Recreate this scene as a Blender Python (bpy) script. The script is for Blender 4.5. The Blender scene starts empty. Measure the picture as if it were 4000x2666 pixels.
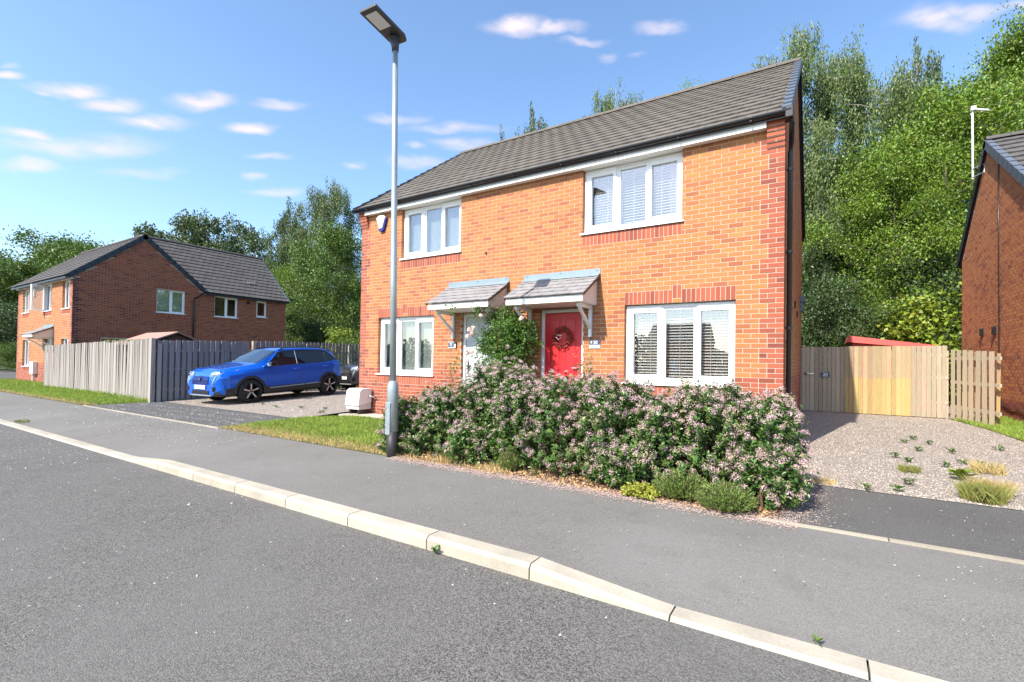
import bpy, math, random
import numpy as np
from mathutils import Matrix, Vector
R = math.radians
sc = bpy.context.scene
col = sc.collection

# ------------------------------------------------------------------ camera
cam_d = bpy.data.cameras.new('camera'); cam = bpy.data.objects.new('camera', cam_d); col.objects.link(cam)
cam_d.sensor_fit = 'HORIZONTAL'; cam_d.sensor_width = 36.0; cam_d.lens = 16.456
cam_d.shift_x = -0.02998; cam_d.shift_y = 0.0144
cam_d.clip_start = 0.05; cam_d.clip_end = 3000
CAM = Vector((9.90, -7.741, 1.321))
_yaw, _pit, _rol = .5344, .0145, .0158
_fw = Vector((-math.sin(_yaw)*math.cos(_pit), math.cos(_yaw)*math.cos(_pit), math.sin(_pit)))
_rt = Vector((math.cos(_yaw), math.sin(_yaw), 0)); _up = _rt.cross(_fw)
_r2 = _rt*math.cos(_rol) + _up*math.sin(_rol); _u2 = -_rt*math.sin(_rol) + _up*math.cos(_rol)
_m = Matrix((_r2, _u2, -_fw)).transposed().to_4x4(); _m.translation = CAM
cam.matrix_world = _m
sc.camera = cam

# ------------------------------------------------------------------ light, sky, exposure
SUN = Vector((-.21, -1.0, .97)).normalized()            # towards the sun
sun_d = bpy.data.lights.new('sun', 'SUN'); sun = bpy.data.objects.new('sun', sun_d); col.objects.link(sun)
sun_d.energy = 4.0; sun_d.angle = R(.53); sun_d.color = (1, .93, .82)
sun.rotation_euler = SUN.to_track_quat('Z', 'Y').to_euler(); sun.location = (0, -30, 40)
world = bpy.data.worlds.new('World'); sc.world = world; world.use_nodes = True
wn, wl = world.node_tree.nodes, world.node_tree.links; wn.clear()
def W(t, **k):
    n = wn.new(t)
    for a, b in k.items(): setattr(n, a, b)
    return n
sky = W('ShaderNodeTexSky', sky_type='NISHITA'); sky.sun_disc = False
sky.sun_elevation = math.asin(SUN.z); sky.sun_rotation = math.atan2(SUN.x, SUN.y)
sky.altitude = 0; sky.air_density = 1.0; sky.dust_density = 1.0; sky.ozone_density = 3.0
bg = W('ShaderNodeBackground'); bg.inputs['Strength'].default_value = .15
bgc = W('ShaderNodeBackground'); bgc.inputs['Strength'].default_value = 1.0
mixw = W('ShaderNodeMixShader'); outw = W('ShaderNodeOutputWorld')
hsw = W('ShaderNodeHueSaturation'); hsw.inputs['Saturation'].default_value = 1.04; hsw.inputs['Hue'].default_value = .498
wl.new(sky.outputs[0], hsw.inputs['Color']); wl.new(hsw.outputs[0], bg.inputs[0])
# small fair-weather clouds: soft ragged ellipses in azimuth / elevation, all round the sky
tc = W('ShaderNodeTexCoord')
def M(op, a, b=None, clamp=False):
    n = W('ShaderNodeMath', operation=op, use_clamp=clamp)
    for i, v in enumerate((a, b)):
        if v is None: continue
        if isinstance(v, (int, float)): n.inputs[i].default_value = v
        else: wl.new(v, n.inputs[i])
    return n.outputs[0]
def wnoise(scale, detail, sz, off):
    mp = W('ShaderNodeMapping'); mp.inputs['Scale'].default_value = (1, 1, sz); mp.inputs['Location'].default_value = (off, off*.7, off)
    nz = W('ShaderNodeTexNoise'); nz.inputs['Scale'].default_value = scale; nz.inputs['Detail'].default_value = detail
    wl.new(tc.outputs['Generated'], mp.inputs[0]); wl.new(mp.outputs[0], nz.inputs['Vector']); return nz
nw = wnoise(13, 5, 2.0, 3.1); nd = wnoise(22, 6, 2.4, 8.7)
vs = W('ShaderNodeVectorMath', operation='SUBTRACT'); wl.new(nw.outputs['Color'], vs.inputs[0]); vs.inputs[1].default_value = (.5, .5, .5)
vm = W('ShaderNodeVectorMath', operation='MULTIPLY'); wl.new(vs.outputs[0], vm.inputs[0]); vm.inputs[1].default_value = (.05, .05, .028)
va = W('ShaderNodeVectorMath', operation='ADD'); wl.new(tc.outputs['Generated'], va.inputs[0]); wl.new(vm.outputs[0], va.inputs[1])
CLOUDS = [(-0.9162, 0.1658, 0.3647, 0.3164, 0.8715, 0.3746, 0.0175, 0.0076, 0.9), (-0.9022, 0.2203, 0.3708, 0.3745, 0.8639, 0.3369, 0.0452, 0.0115, 0.95), (-0.9133, 0.1975, 0.3562, 0.3325, 0.8759, 0.3495, 0.0124, 0.0053, 0.7), (-0.8931, 0.2597, 0.3673, 0.4002, 0.8618, 0.3117, 0.0381, 0.0127, 0.9), (-0.8414, 0.3572, 0.4056, 0.5053, 0.8208, 0.2663, 0.048, 0.0136, 0.9), (-0.8807, 0.3075, 0.3602, 0.4414, 0.8534, 0.2772, 0.0529, 0.0127, 0.95), (-0.7841, 0.4489, 0.4285, 0.5933, 0.7752, 0.2168, 0.0487, 0.0096, 0.7), (-0.8227, 0.4193, 0.384, 0.5438, 0.8086, 0.2245, 0.0444, 0.0089, 0.95), (-0.9357, 0.1849, 0.3004, 0.2972, 0.9006, 0.3171, 0.0326, 0.0095, 0.9), (-0.9207, 0.2426, 0.3057, 0.3778, 0.8834, 0.2773, 0.0976, 0.0173, 0.75), (-0.9472, 0.1861, 0.2612, 0.277, 0.9172, 0.2863, 0.0338, 0.0111, 0.85), (-0.9088, 0.3054, 0.2843, 0.4046, 0.8832, 0.2373, 0.0612, 0.0093, 0.35), (-0.8211, 0.451, 0.3498, 0.5521, 0.8099, 0.1984, 0.0373, 0.0076, 0.6), (-0.8435, 0.4368, 0.3126, 0.5165, 0.8338, 0.1947, 0.0211, 0.006, 0.55), (-0.8342, 0.4658, 0.2953, 0.5466, 0.8198, 0.1708, 0.0473, 0.0097, 0.7), (-0.7473, 0.5578, 0.3611, 0.6461, 0.7485, 0.1492, 0.0228, 0.009, 0.6), (-0.6692, 0.5959, 0.444, 0.7269, 0.6751, 0.1261, 0.0563, 0.0095, 0.65), (-0.6003, 0.6663, 0.4423, 0.8005, 0.5953, 0.0688, 0.107, 0.0106, 0.55), (-0.6632, 0.6287, 0.4061, 0.7267, 0.6773, 0.1147, 0.0192, 0.0081, 0.5), (-0.5948, 0.6855, 0.42, 0.7977, 0.5992, 0.0675, 0.0708, 0.0118, 0.6), (-0.6654, 0.6427, 0.3796, 0.7424, 0.6627, 0.0982, 0.0616, 0.013, 0.6), (-0.4563, 0.6682, 0.5876, 0.8559, 0.5166, 0.0223, 0.0645, 0.0162, 1.0), (-0.4051, 0.701, 0.587, 0.879, 0.4768, -0.0112, 0.0569, 0.0104, 0.8), (-0.363, 0.7363, 0.571, 0.8969, 0.4406, -0.0381, 0.0458, 0.0084, 0.6), (-0.2366, 0.7815, 0.5772, 0.9339, 0.3372, -0.1187, 0.0519, 0.0096, 0.65), (-0.3339, 0.766, 0.5493, 0.9072, 0.4176, -0.052, 0.0231, 0.0079, 0.3), (-0.2811, 0.7886, 0.5469, 0.9236, 0.3744, -0.0824, 0.0189, 0.0055, 0.25), (0.1401, 0.8542, 0.5007, 0.9419, 0.0105, -0.3358, 0.0545, 0.0182, 1.0), (0.1768, 0.8497, 0.4967, 0.9335, -0.0149, -0.3584, 0.0513, 0.0114, 0.9), (0.2243, 0.8473, 0.4814, 0.9245, -0.0452, -0.3785, 0.0263, 0.0074, 0.6), (-0.9115, 0.1628, 0.3776, 0.3209, 0.8652, 0.3853, 0.0124, 0.0044, 0.3)]
# each entry: direction (x, y, z), long axis (x, y, z), half length, half height, density
_rc = random.Random(4)
for _i in range(26):                                     # the rest of the sky carries the same scattered clouds
    a_, e_ = _rc.uniform(.5, 4.7), _rc.uniform(.15, .75)
    CLOUDS.append((math.sin(a_)*math.cos(e_), math.cos(a_)*math.cos(e_), math.sin(e_), math.cos(a_), -math.sin(a_), 0, _rc.uniform(.04, .10), _rc.uniform(.012, .022), _rc.uniform(.5, .95)))
acc = None
for (dx_, dy_, dz_, lx_, ly_, lz_, wa, we, s) in CLOUDS:
    d_ = Vector((dx_, dy_, dz_)); l_ = Vector((lx_, ly_, lz_)); l_ = (l_-d_*l_.dot(d_)).normalized(); u_ = d_.cross(l_)
    mp = W('ShaderNodeMapping', vector_type='TEXTURE'); wl.new(va.outputs[0], mp.inputs[0])
    mp.inputs['Location'].default_value = d_; mp.inputs['Rotation'].default_value = Matrix((l_, u_, d_)).transposed().to_euler('XYZ'); mp.inputs['Scale'].default_value = (wa, we, 1.)
    a3 = W('ShaderNodeVectorMath', operation='LENGTH'); wl.new(mp.outputs[0], a3.inputs[0])
    a4 = W('ShaderNodeMapRange', interpolation_type='SMOOTHSTEP'); wl.new(a3.outputs['Value'], a4.inputs[0])
    a4.inputs[1].default_value = 1.25; a4.inputs[2].default_value = .0; a4.inputs[3].default_value = 0; a4.inputs[4].default_value = s*.86
    acc = a4.outputs[0] if acc is None else M('MAXIMUM', acc, a4.outputs[0])
dn = W('ShaderNodeMapRange'); wl.new(nd.outputs[0], dn.inputs[0])
dn.inputs[1].default_value = .3; dn.inputs[2].default_value = .62; dn.inputs[3].default_value = .55; dn.inputs[4].default_value = 1.25
fac = M('MULTIPLY', acc, dn.outputs[0], True)
bgc.inputs[0].default_value = (.52, .465, .50, 1)
wl.new(fac, mixw.inputs[0]); wl.new(bg.outputs[0], mixw.inputs[1]); wl.new(bgc.outputs[0], mixw.inputs[2]); wl.new(mixw.outputs[0], outw.inputs[0])
vs_ = sc.view_settings
sc.display_settings.display_device = 'sRGB'; vs_.view_transform = 'Standard'; vs_.look = 'None'; vs_.exposure = 1.10; vs_.gamma = 1.0
vs_.use_curve_mapping = False
sc.cycles.max_bounces = 8; sc.cycles.transparent_max_bounces = 12
sc.cycles.use_denoising = True

# ------------------------------------------------------------------ materials
def mk(name, base, rough=.7, metal=0, noise=None, rand=0., hrand=0., bump=None, coat=0., spec=.5, transl=0., ramp=None, noise2=None):
    m = bpy.data.materials.new(name); m.use_nodes = True
    n, l = m.node_tree.nodes, m.node_tree.links
    b = n['Principled BSDF']; out = n['Material Output']
    b.inputs['Roughness'].default_value = rough; b.inputs['Metallic'].default_value = metal
    b.inputs['Specular IOR Level'].default_value = spec
    if coat: b.inputs['Coat Weight'].default_value = coat; b.inputs['Coat Roughness'].default_value = .03
    geo = n.new('ShaderNodeNewGeometry'); oi = n.new('ShaderNodeObjectInfo')
    def math_(op, a, c):
        q = n.new('ShaderNodeMath'); q.operation = op
        for i, v in enumerate((a, c)):
            if isinstance(v, (int, float)): q.inputs[i].default_value = v
            else: l.new(v, q.inputs[i])
        return q.outputs[0]
    rnd = None
    if rand or hrand or ramp:
        rnd = math_('FRACT', math_('ADD', math_('MULTIPLY', geo.outputs['Random Per Island'], 7.31), oi.outputs['Random']), 0)
    cur = None
    if ramp:
        cr = n.new('ShaderNodeValToRGB'); cr.color_ramp.interpolation = 'LINEAR'
        els = cr.color_ramp.elements
        while len(els) < len(ramp): els.new(.5)
        for e, (p, c) in zip(els, ramp): e.position = p; e.color = (*c, 1)
        l.new(rnd, cr.inputs[0]); cur = cr.outputs[0]
    hs = n.new('ShaderNodeHueSaturation')
    if cur is None: hs.inputs['Color'].default_value = (*base, 1)
    else: l.new(cur, hs.inputs['Color'])
    val = 1.0
    def nz(scale, detail=3, sv=None):
        t = n.new('ShaderNodeTexNoise'); t.inputs['Scale'].default_value = scale; t.inputs['Detail'].default_value = detail
        if sv:
            mp = n.new('ShaderNodeMapping'); mp.inputs['Scale'].default_value = sv
            l.new(geo.outputs['Position'], mp.inputs[0]); l.new(mp.outputs[0], t.inputs['Vector'])
        else: l.new(geo.outputs['Position'], t.inputs['Vector'])
        return t.outputs['Fac']
    for q in (noise, noise2):
        if q:
            sv = q[2] if len(q) > 2 else None
            val = math_('ADD', val, math_('MULTIPLY', math_('SUBTRACT', nz(q[0], 4, sv), .5), 2*q[1]))
    if rand and not ramp: val = math_('ADD', val, math_('MULTIPLY', math_('SUBTRACT', rnd, .5), 2*rand))
    if not isinstance(val, float): l.new(val, hs.inputs['Value'])
    if hrand:
        r2 = math_('FRACT', math_('MULTIPLY', rnd, 13.7), 0)
        l.new(math_('ADD', math_('MULTIPLY', math_('SUBTRACT', r2, .5), hrand), .5), hs.inputs['Hue'])
    l.new(hs.outputs[0], b.inputs['Base Color'])
    if bump:
        bp = n.new('ShaderNodeBump'); bp.inputs['Strength'].default_value = bump[1]; bp.inputs['Distance'].default_value = bump[2] if len(bump) > 2 else .01
        l.new(nz(bump[0], 5), bp.inputs['Height']); l.new(bp.outputs[0], b.inputs['Normal'])
    if transl:
        tr = n.new('ShaderNodeBsdfTranslucent'); mx = n.new('ShaderNodeMixShader'); mx.inputs[0].default_value = transl
        l.new(hs.outputs[0], tr.inputs[0]); l.new(b.outputs[0], mx.inputs[1]); l.new(tr.outputs[0], mx.inputs[2]); l.new(mx.outputs[0], out.inputs[0])
    return m
def ground_mat(name, base, speck, sp_scale, sp_th, vein=.18, rough=.9, grain=170, bump=(160, .5, .01), base2=None, patch=.5):
    """asphalt / gravel: noise base, pale stone specks by Voronoi cells, worn patches"""
    m = bpy.data.materials.new(name); m.use_nodes = True
    n, l = m.node_tree.nodes, m.node_tree.links; b = n['Principled BSDF']; b.inputs['Roughness'].default_value = rough
    b.inputs['Specular IOR Level'].default_value = .3
    geo = n.new('ShaderNodeNewGeometry')
    def tex(t, scale, **k):
        q = n.new(t); q.inputs['Scale'].default_value = scale
        if 'detail' in k: q.inputs['Detail'].default_value = k['detail']
        l.new(geo.outputs['Position'], q.inputs['Vector']); return q
    def mr(a, x0, x1, y0, y1):
        q = n.new('ShaderNodeMapRange'); l.new(a, q.inputs[0])
        for i, v in enumerate((x0, x1, y0, y1)): q.inputs[i+1].default_value = v
        return q.outputs[0]
    def mixc(f, a, c):
        q = n.new('ShaderNodeMix'); q.data_type = 'RGBA'
        if isinstance(f, float): q.inputs[0].default_value = f
        else: l.new(f, q.inputs[0])
        for i, v in ((6, a), (7, c)):
            if isinstance(v, tuple): q.inputs[i].default_value = (*v, 1)
            else: l.new(v, q.inputs[i])
        return q.outputs[2]
    fine = tex('ShaderNodeTexNoise', 110, detail=4); big = tex('ShaderNodeTexNoise', .55, detail=5); mid = tex('ShaderNodeTexNoise', 3.1, detail=5)
    gv = tex('ShaderNodeTexVoronoi', grain); gs = n.new('ShaderNodeSeparateColor'); l.new(gv.outputs['Color'], gs.inputs[0])
    c = mixc(gs.outputs[2], tuple(x*(1-vein*1.6) for x in base), tuple(x*(1+vein*1.6) for x in base))
    c = mixc(mr(big.outputs[0], .42, .66, 0, patch), c, base2 or tuple(x*1.35 for x in base))
    c = mixc(mr(mid.outputs[0], .56, .78, 0, patch*.7), c, tuple(x*.66 for x in base))
    v = tex('ShaderNodeTexVoronoi', sp_scale)
    sepc = n.new('ShaderNodeSeparateColor'); l.new(v.outputs['Color'], sepc.inputs[0])
    f = n.new('ShaderNodeMath'); f.operation = 'MULTIPLY'
    l.new(mr(sepc.outputs[0], sp_th, min(1., sp_th+.03), 0, 1), f.inputs[0]); l.new(mr(v.outputs['Distance'], .35, .2, 0, 1), f.inputs[1])
    tint = mixc(sepc.outputs[1], tuple(x*.55 for x in speck), speck)
    c = mixc(f.outputs[0], c, tint); l.new(c, b.inputs['Base Color'])
    bp = n.new('ShaderNodeBump'); bp.inputs['Strength'].default_value = bump[1]; bp.inputs['Distance'].default_value = bump[2]
    l.new(mr(gv.outputs['Distance'], 0, .7, 1, 0), bp.inputs['Height']); l.new(bp.outputs[0], b.inputs['Normal'])
    return m
def glass_mat(name, tint=(.985, .99, .99), refl=.16):
    m = bpy.data.materials.new(name); m.use_nodes = True
    n, l = m.node_tree.nodes, m.node_tree.links; n.remove(n['Principled BSDF']); out = n['Material Output']
    t = n.new('ShaderNodeBsdfTransparent'); t.inputs[0].default_value = (*tint, 1)
    g = n.new('ShaderNodeBsdfGlossy'); g.inputs['Roughness'].default_value = 0.0
    lw = n.new('ShaderNodeLayerWeight'); lw.inputs[0].default_value = .5
    fr = n.new('ShaderNodeMath'); fr.operation = 'POWER'; fr.inputs[1].default_value = 4.0; l.new(lw.outputs['Facing'], fr.inputs[0])
    ad = n.new('ShaderNodeMath'); ad.operation = 'ADD'; ad.use_clamp = True; ad.inputs[1].default_value = refl; l.new(fr.outputs[0], ad.inputs[0])
    mx = n.new('ShaderNodeMixShader'); l.new(ad.outputs[0], mx.inputs[0]); l.new(t.outputs[0], mx.inputs[1]); l.new(g.outputs[0], mx.inputs[2]); l.new(mx.outputs[0], out.inputs[0])
    return m
MT = {}
MT['brick_orange'] = mk('brick_orange', (0, 0, 0), .88, ramp=[(0, (.31, .105, .043)), (.2, (.385, .148, .050)), (.5, (.415, .166, .056)), (.8, (.385, .145, .051)), (1, (.30, .10, .044))], noise=(55, .16), noise2=(4, .08), bump=(180, .35, .004), hrand=.012)
MT['brick_red'] = mk('brick_red', (0, 0, 0), .88, ramp=[(0, (.22, .055, .034)), (.3, (.33, .085, .046)), (.6, (.36, .098, .05)), (.85, (.30, .075, .042)), (1, (.18, .05, .036))], noise=(60, .15), noise2=(4, .08), bump=(180, .35, .004))
MT['brick_brown'] = mk('brick_brown', (0, 0, 0), .88, ramp=[(0, (.33, .10, .042)), (.3, (.45, .16, .058)), (.6, (.49, .185, .066)), (.9, (.41, .14, .053)), (1, (.24, .075, .04))], noise=(55, .14), noise2=(3, .1), bump=(180, .35, .004))
MT['brick_orange_shaded'] = mk('brick_orange_shaded', (0, 0, 0), .88, ramp=[(0, (.19, .05, .03)), (.3, (.29, .08, .038)), (.6, (.33, .095, .042)), (.9, (.26, .07, .036)), (1, (.13, .038, .028))], noise=(55, .14), noise2=(3, .1), bump=(180, .35, .004))  # left house gable brick, darker than its front: shade put into the colour
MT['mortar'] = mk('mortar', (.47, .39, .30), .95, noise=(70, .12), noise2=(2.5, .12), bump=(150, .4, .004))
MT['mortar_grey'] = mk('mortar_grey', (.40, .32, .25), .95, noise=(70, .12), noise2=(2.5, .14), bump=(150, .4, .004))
MT['upvc'] = mk('white_upvc', (.82, .82, .82), .32, noise=(3, .04))
MT['upvc_sill'] = mk('white_upvc_sill', (.80, .80, .79), .35, noise=(9, .05))
MT['white_board'] = mk('white_board', (.78, .77, .74), .5, noise=(6, .06))
MT['cream'] = mk('canopy_side_cream', (.72, .62, .55), .6, noise=(5, .05))
MT['black_plastic'] = mk('black_plastic', (.012, .013, .016), .28, noise=(20, .2))
MT['tile'] = mk('concrete_roof_tile', (.118, .103, .087), .85, noise=(45, .35), noise2=(2.2, .22), rand=.10, bump=(120, .5, .006))
MT['tile_grey'] = mk('grey_roof_tile', (.085, .078, .075), .85, noise=(45, .3), noise2=(2.2, .2), rand=.12, bump=(120, .5, .006))
MT['canopy_tile'] = mk('canopy_tile', (.235, .225, .225), .8, noise=(70, .14), noise2=(5, .1), rand=.08, bump=(140, .4, .004))
MT['tile_edge'] = mk('brown_tile_edge', (.10, .055, .04), .8, noise=(40, .2))
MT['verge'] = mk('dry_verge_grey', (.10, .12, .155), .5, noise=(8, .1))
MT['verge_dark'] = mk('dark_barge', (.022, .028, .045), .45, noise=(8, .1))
MT['lead'] = mk('lead_flashing', (.22, .28, .31), .5, metal=.2, noise=(7, .12))
MT['door_red'] = mk('red_door', (.60, .022, .028), .38, noise=(30, .05))
MT['door_grey'] = mk('pale_grey_door', (.50, .53, .54), .45, noise=(30, .04))
MT['chrome'] = mk('satin_chrome', (.75, .75, .75), .2, metal=1)
MT['steel_dark'] = mk('dark_steel', (.05, .05, .055), .35, metal=.6)
MT['slate'] = mk('slate_plate', (.045, .065, .11), .45, noise=(30, .1))
MT['white_print'] = mk('white_print', (.85, .85, .85), .5)
MT['grey_print'] = mk('grey_print', (.55, .58, .6), .5)
MT['black_print'] = mk('black_print', (.01, .01, .012), .5)
MT['blind'] = mk('white_blind', (.74, .73, .69), .5, transl=.12)
MT['blind_grey'] = mk('pale_green_blind', (.40, .46, .43), .5, transl=.12)
MT['curtain'] = mk('sheer_curtain', (.78, .78, .76), .9, transl=.4)
MT['room'] = mk('room_plaster', (.34, .33, .31), .9)
MT['glass'] = glass_mat('window_glass', refl=.21)
MT['glass_dark'] = glass_mat('dim_window_glass', (.7, .74, .74), .10)
MT['frost'] = mk('frosted_pane', (.36, .46, .43), .3, noise=(5, .12))
MT['alarm'] = mk('cream_alarm_case', (.80, .78, .62), .45)
MT['alarm_blue'] = mk('blue_lens', (.025, .02, .22), .2)
MT['cabinet'] = mk('meter_cabinet_white', (.74, .70, .68), .45, noise=(8, .05))
MT['cabinet_base'] = mk('meter_cabinet_base', (.50, .48, .45), .6, noise=(14, .08))
MT['galv'] = mk('galvanised_steel', (.40, .46, .48), .38, metal=.55, noise=(38, .22), noise2=(6, .15))
MT['lamp_grey'] = mk('lamp_head_grey', (.05, .05, .055), .5, noise=(9, .1))
MT['lamp_lens'] = mk('lamp_lens', (.62, .66, .70), .15, spec=.6)
MT['fence_grey'] = mk('weathered_fence', (.285, .256, .23), .9, noise=(5, .22, (9, 9, .45)), noise2=(28, .14, (3, 3, .3)), rand=.24, hrand=.02, bump=(60, .5, .004))
MT['fence_blue'] = mk('grey_slat_fence', (.24, .22, .22), .9, noise=(5, .2, (9, 9, .45)), noise2=(28, .14, (3, 3, .3)), rand=.16, hrand=.02, bump=(60, .5, .004))
MT['fence_pale'] = mk('pale_picket', (.42, .35, .25), .85, noise=(6, .16, (7, 7, .5)), noise2=(26, .14, (3, 3, .4)), rand=.1, bump=(60, .4, .004))
MT['algae'] = mk('green_algae', (.17, .2, .06), .95, noise=(30, .3))
MT['kerb'] = mk('concrete_kerb', (.385, .345, .275), .9, noise=(60, .16), noise2=(3.4, .34), rand=.14, bump=(110, .5, .005))
MT['edging'] = mk('concrete_edging', (.34, .30, .235), .9, noise=(50, .16), noise2=(3, .2), rand=.1, bump=(110, .5, .004))
MT['road'] = ground_mat('road_asphalt', (.12, .1135, .1045), (.36, .35, .335), 125, .84, vein=.40, grain=125, bump=(95, .45, .006), base2=(.145, .139, .131), patch=.55)
MT['pavement'] = ground_mat('pavement_asphalt', (.162, .153, .139), (.42, .41, .39), 140, .92, vein=.24, grain=190, bump=(130, .35, .004), base2=(.195, .188, .175), patch=.6)
MT['apron'] = ground_mat('apron_asphalt', (.108, .105, .10), (.38, .37, .355), 130, .88, vein=.2, bump=(130, .7, .008), patch=.4)
MT['gravel'] = ground_mat('drive_gravel', (.42, .36, .305), (.58, .51, .45), 70, .35, vein=.3, grain=62, bump=(58, 1., .03), base2=(.40, .335, .28), patch=.6)
MT['soil'] = ground_mat('bed_soil', (.16, .10, .065), (.46, .33, .24), 60, .8, vein=.3, bump=(50, 1., .02))
MT['turf'] = ground_mat('turf_ground', (.12, .14, .035), (.30, .24, .10), 40, .8, vein=.3, bump=(40, 1., .02), base2=(.2, .17, .06), patch=.5)
MT['field'] = mk('field_ground', (.06, .085, .025), .95, noise=(.6, .3), noise2=(14, .25), bump=(9, .8, .05))
MT['slab'] = mk('paving_slab', (.42, .37, .31), .9, noise=(40, .15), rand=.12, bump=(90, .4, .004))
MT['pebble'] = mk('loose_stones', (.36, .335, .31), .85, rand=.3, hrand=.03)
MT['pebble_pink'] = mk('drive_pebbles', (.49, .42, .365), .85, rand=.32, hrand=.03)
MT['petal'] = mk('fallen_petals', (.60, .45, .39), .8, rand=.22, hrand=.03, transl=.2)
MT['straw'] = mk('dry_litter', (.46, .26, .12), .9, rand=.35, hrand=.03)
MT['bark'] = mk('grey_bark', (.17, .14, .11), .95, noise=(8, .3, (3, 3, .6)), bump=(30, .8, .02))
MT['bark_birch'] = mk('birch_bark', (.26, .235, .205), .9, noise=(7, .45, (2, 2, 3)), bump=(30, .6, .01))
MT['twig'] = mk('brown_twig', (.12, .075, .045), .9)
def leaf(name, c, r=.3, h=.05, tr=.2, rough=.42, clump=(.8, .42)): return mk(name, c, rough, rand=r, hrand=h, transl=tr, spec=.4, noise=clump)
MT['leaf_birch'] = leaf('birch_leaf', (.105, .155, .042))
MT['leaf_birch_dark'] = leaf('dark_birch_leaf', (.075, .115, .036))
MT['leaf_bright'] = leaf('bright_leaf', (.135, .215, .02))
MT['leaf_mid'] = leaf('mid_leaf', (.095, .16, .024))
MT['leaf_dark'] = leaf('dark_leaf', (.055, .095, .028))
MT['leaf_yellow'] = leaf('yellow_green_leaf', (.20, .27, .03))
MT['leaf_shrub'] = leaf('shrub_leaf', (.095, .17, .04), rough=.33, tr=.18, clump=(6, .2))
MT['leaf_rose'] = leaf('rose_leaf', (.085, .17, .028), rough=.35, tr=.25, clump=(6, .2))
MT['leaf_heather'] = leaf('heather_leaf', (.15, .225, .05), tr=.2, clump=(8, .25))
MT['leaf_lime'] = leaf('lime_leaf', (.34, .36, .05), tr=.25, clump=(8, .2))
MT['flower'] = mk('pink_florets', (.56, .385, .385), .7, rand=.28, hrand=.05, transl=.25)
MT['flower_buds'] = mk('faded_florets', (.42, .36, .225), .8, rand=.3, hrand=.06, transl=.2)
MT['rose'] = mk('pale_rose_petals', (.85, .70, .62), .6, rand=.12, hrand=.02, transl=.3)
MT['grass'] = mk('grass_blades', (.26, .36, .055), .6, rand=.3, hrand=.05, transl=.3, noise=(1.6, .3))
MT['grass_dry'] = mk('dry_grass_blades', (.55, .43, .19), .7, rand=.3, hrand=.04, transl=.3)
MT['grass_olive'] = mk('olive_grass_blades', (.27, .28, .07), .7, rand=.35, hrand=.05, transl=.3)
MT['shed_red'] = mk('red_shed', (.62, .10, .085), .6, noise=(9, .1))
MT['felt'] = mk('brown_roof_felt', (.33, .20, .155), .9, noise=(20, .1))
MT['shed_wood'] = mk('shed_boards', (.10, .055, .035), .8, noise=(9, .2))
MT['wreath'] = mk('wreath_berries', (.30, .045, .025), .5, rand=.5, hrand=.06)
MT['rubber'] = mk('tyre_rubber', (.014, .014, .015), .75, noise=(20, .2))
MT['cladding'] = mk('black_cladding', (.022, .022, .024), .55)
MT['gloss_black'] = mk('gloss_black', (.006, .006, .008), .06, coat=.5)
MT['car_blue'] = mk('blue_car_paint', (.0, .13, .72), .22, metal=.4, coat=1.0)
MT['car_dark'] = mk('dark_grey_car_paint', (.035, .037, .042), .3, metal=.4, coat=1.0)
MT['car_glass'] = mk('tinted_car_glass', (.008, .010, .014), .02, spec=.8)
MT['screen_glass'] = mk('windscreen_glass', (.012, .022, .04), .02, spec=1.0, coat=.6)
MT['lamp_glass'] = mk('headlight_glass', (.30, .33, .37), .10, spec=.8, metal=.3)
MT['silver'] = mk('silver_trim', (.68, .69, .70), .3, metal=.7)
MT['plate_white'] = mk('number_plate_white', (.80, .80, .78), .4)
MT['plate_green'] = mk('plate_green_flash', (.05, .5, .25), .4)
MT['interior'] = mk('car_interior', (.03, .03, .032), .8)

# ------------------------------------------------------------------ mesh helpers
def link(o, parent=None, inv=None):
    col.objects.link(o)
    if parent is not None:
        o.parent = parent
        if inv is not None: o.matrix_parent_inverse = inv
        elif parent.get('_loc') is not None: o.matrix_parent_inverse = Matrix.Translation(-Vector(parent['_loc']))
    return o
def tag(o, label=None, cat=None, group=None, kind=None):
    if label: o['label'] = label
    if cat: o['category'] = cat
    if group: o['group'] = group
    if kind: o['kind'] = kind
    return o
ROOTS = []
def thing(name, loc, label, cat, group=None):
    """an Empty at the thing's base; children are modelled in world coordinates"""
    o = bpy.data.objects.new(name, None); o.empty_display_size = .2; o.location = loc; col.objects.link(o)
    o['_loc'] = [float(v) for v in loc]; ROOTS.append(o)
    return tag(o, label, cat, group)
def fast(name, V, F):
    V = np.asarray(V, np.float32); F = np.asarray(F, np.int32); k = F.shape[1]
    me = bpy.data.meshes.new(name)
    me.vertices.add(len(V)); me.vertices.foreach_set('co', V.ravel())
    me.loops.add(F.size); me.loops.foreach_set('vertex_index', F.ravel())
    me.polygons.add(len(F)); me.polygons.foreach_set('loop_start', np.arange(0, F.size, k, dtype=np.int32))
    me.polygons.foreach_set('use_smooth', np.zeros(len(F), bool)); me.update(calc_edges=True); return me
def mesh_obj(name, me, mat, parent=None, smooth=False, kind=None):
    me.materials.append(MT[mat] if isinstance(mat, str) else mat)
    if smooth: me.polygons.foreach_set('use_smooth', [True]*len(me.polygons))
    o = bpy.data.objects.new(name, me); link(o, parent)
    if kind: o['kind'] = kind
    return o
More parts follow.
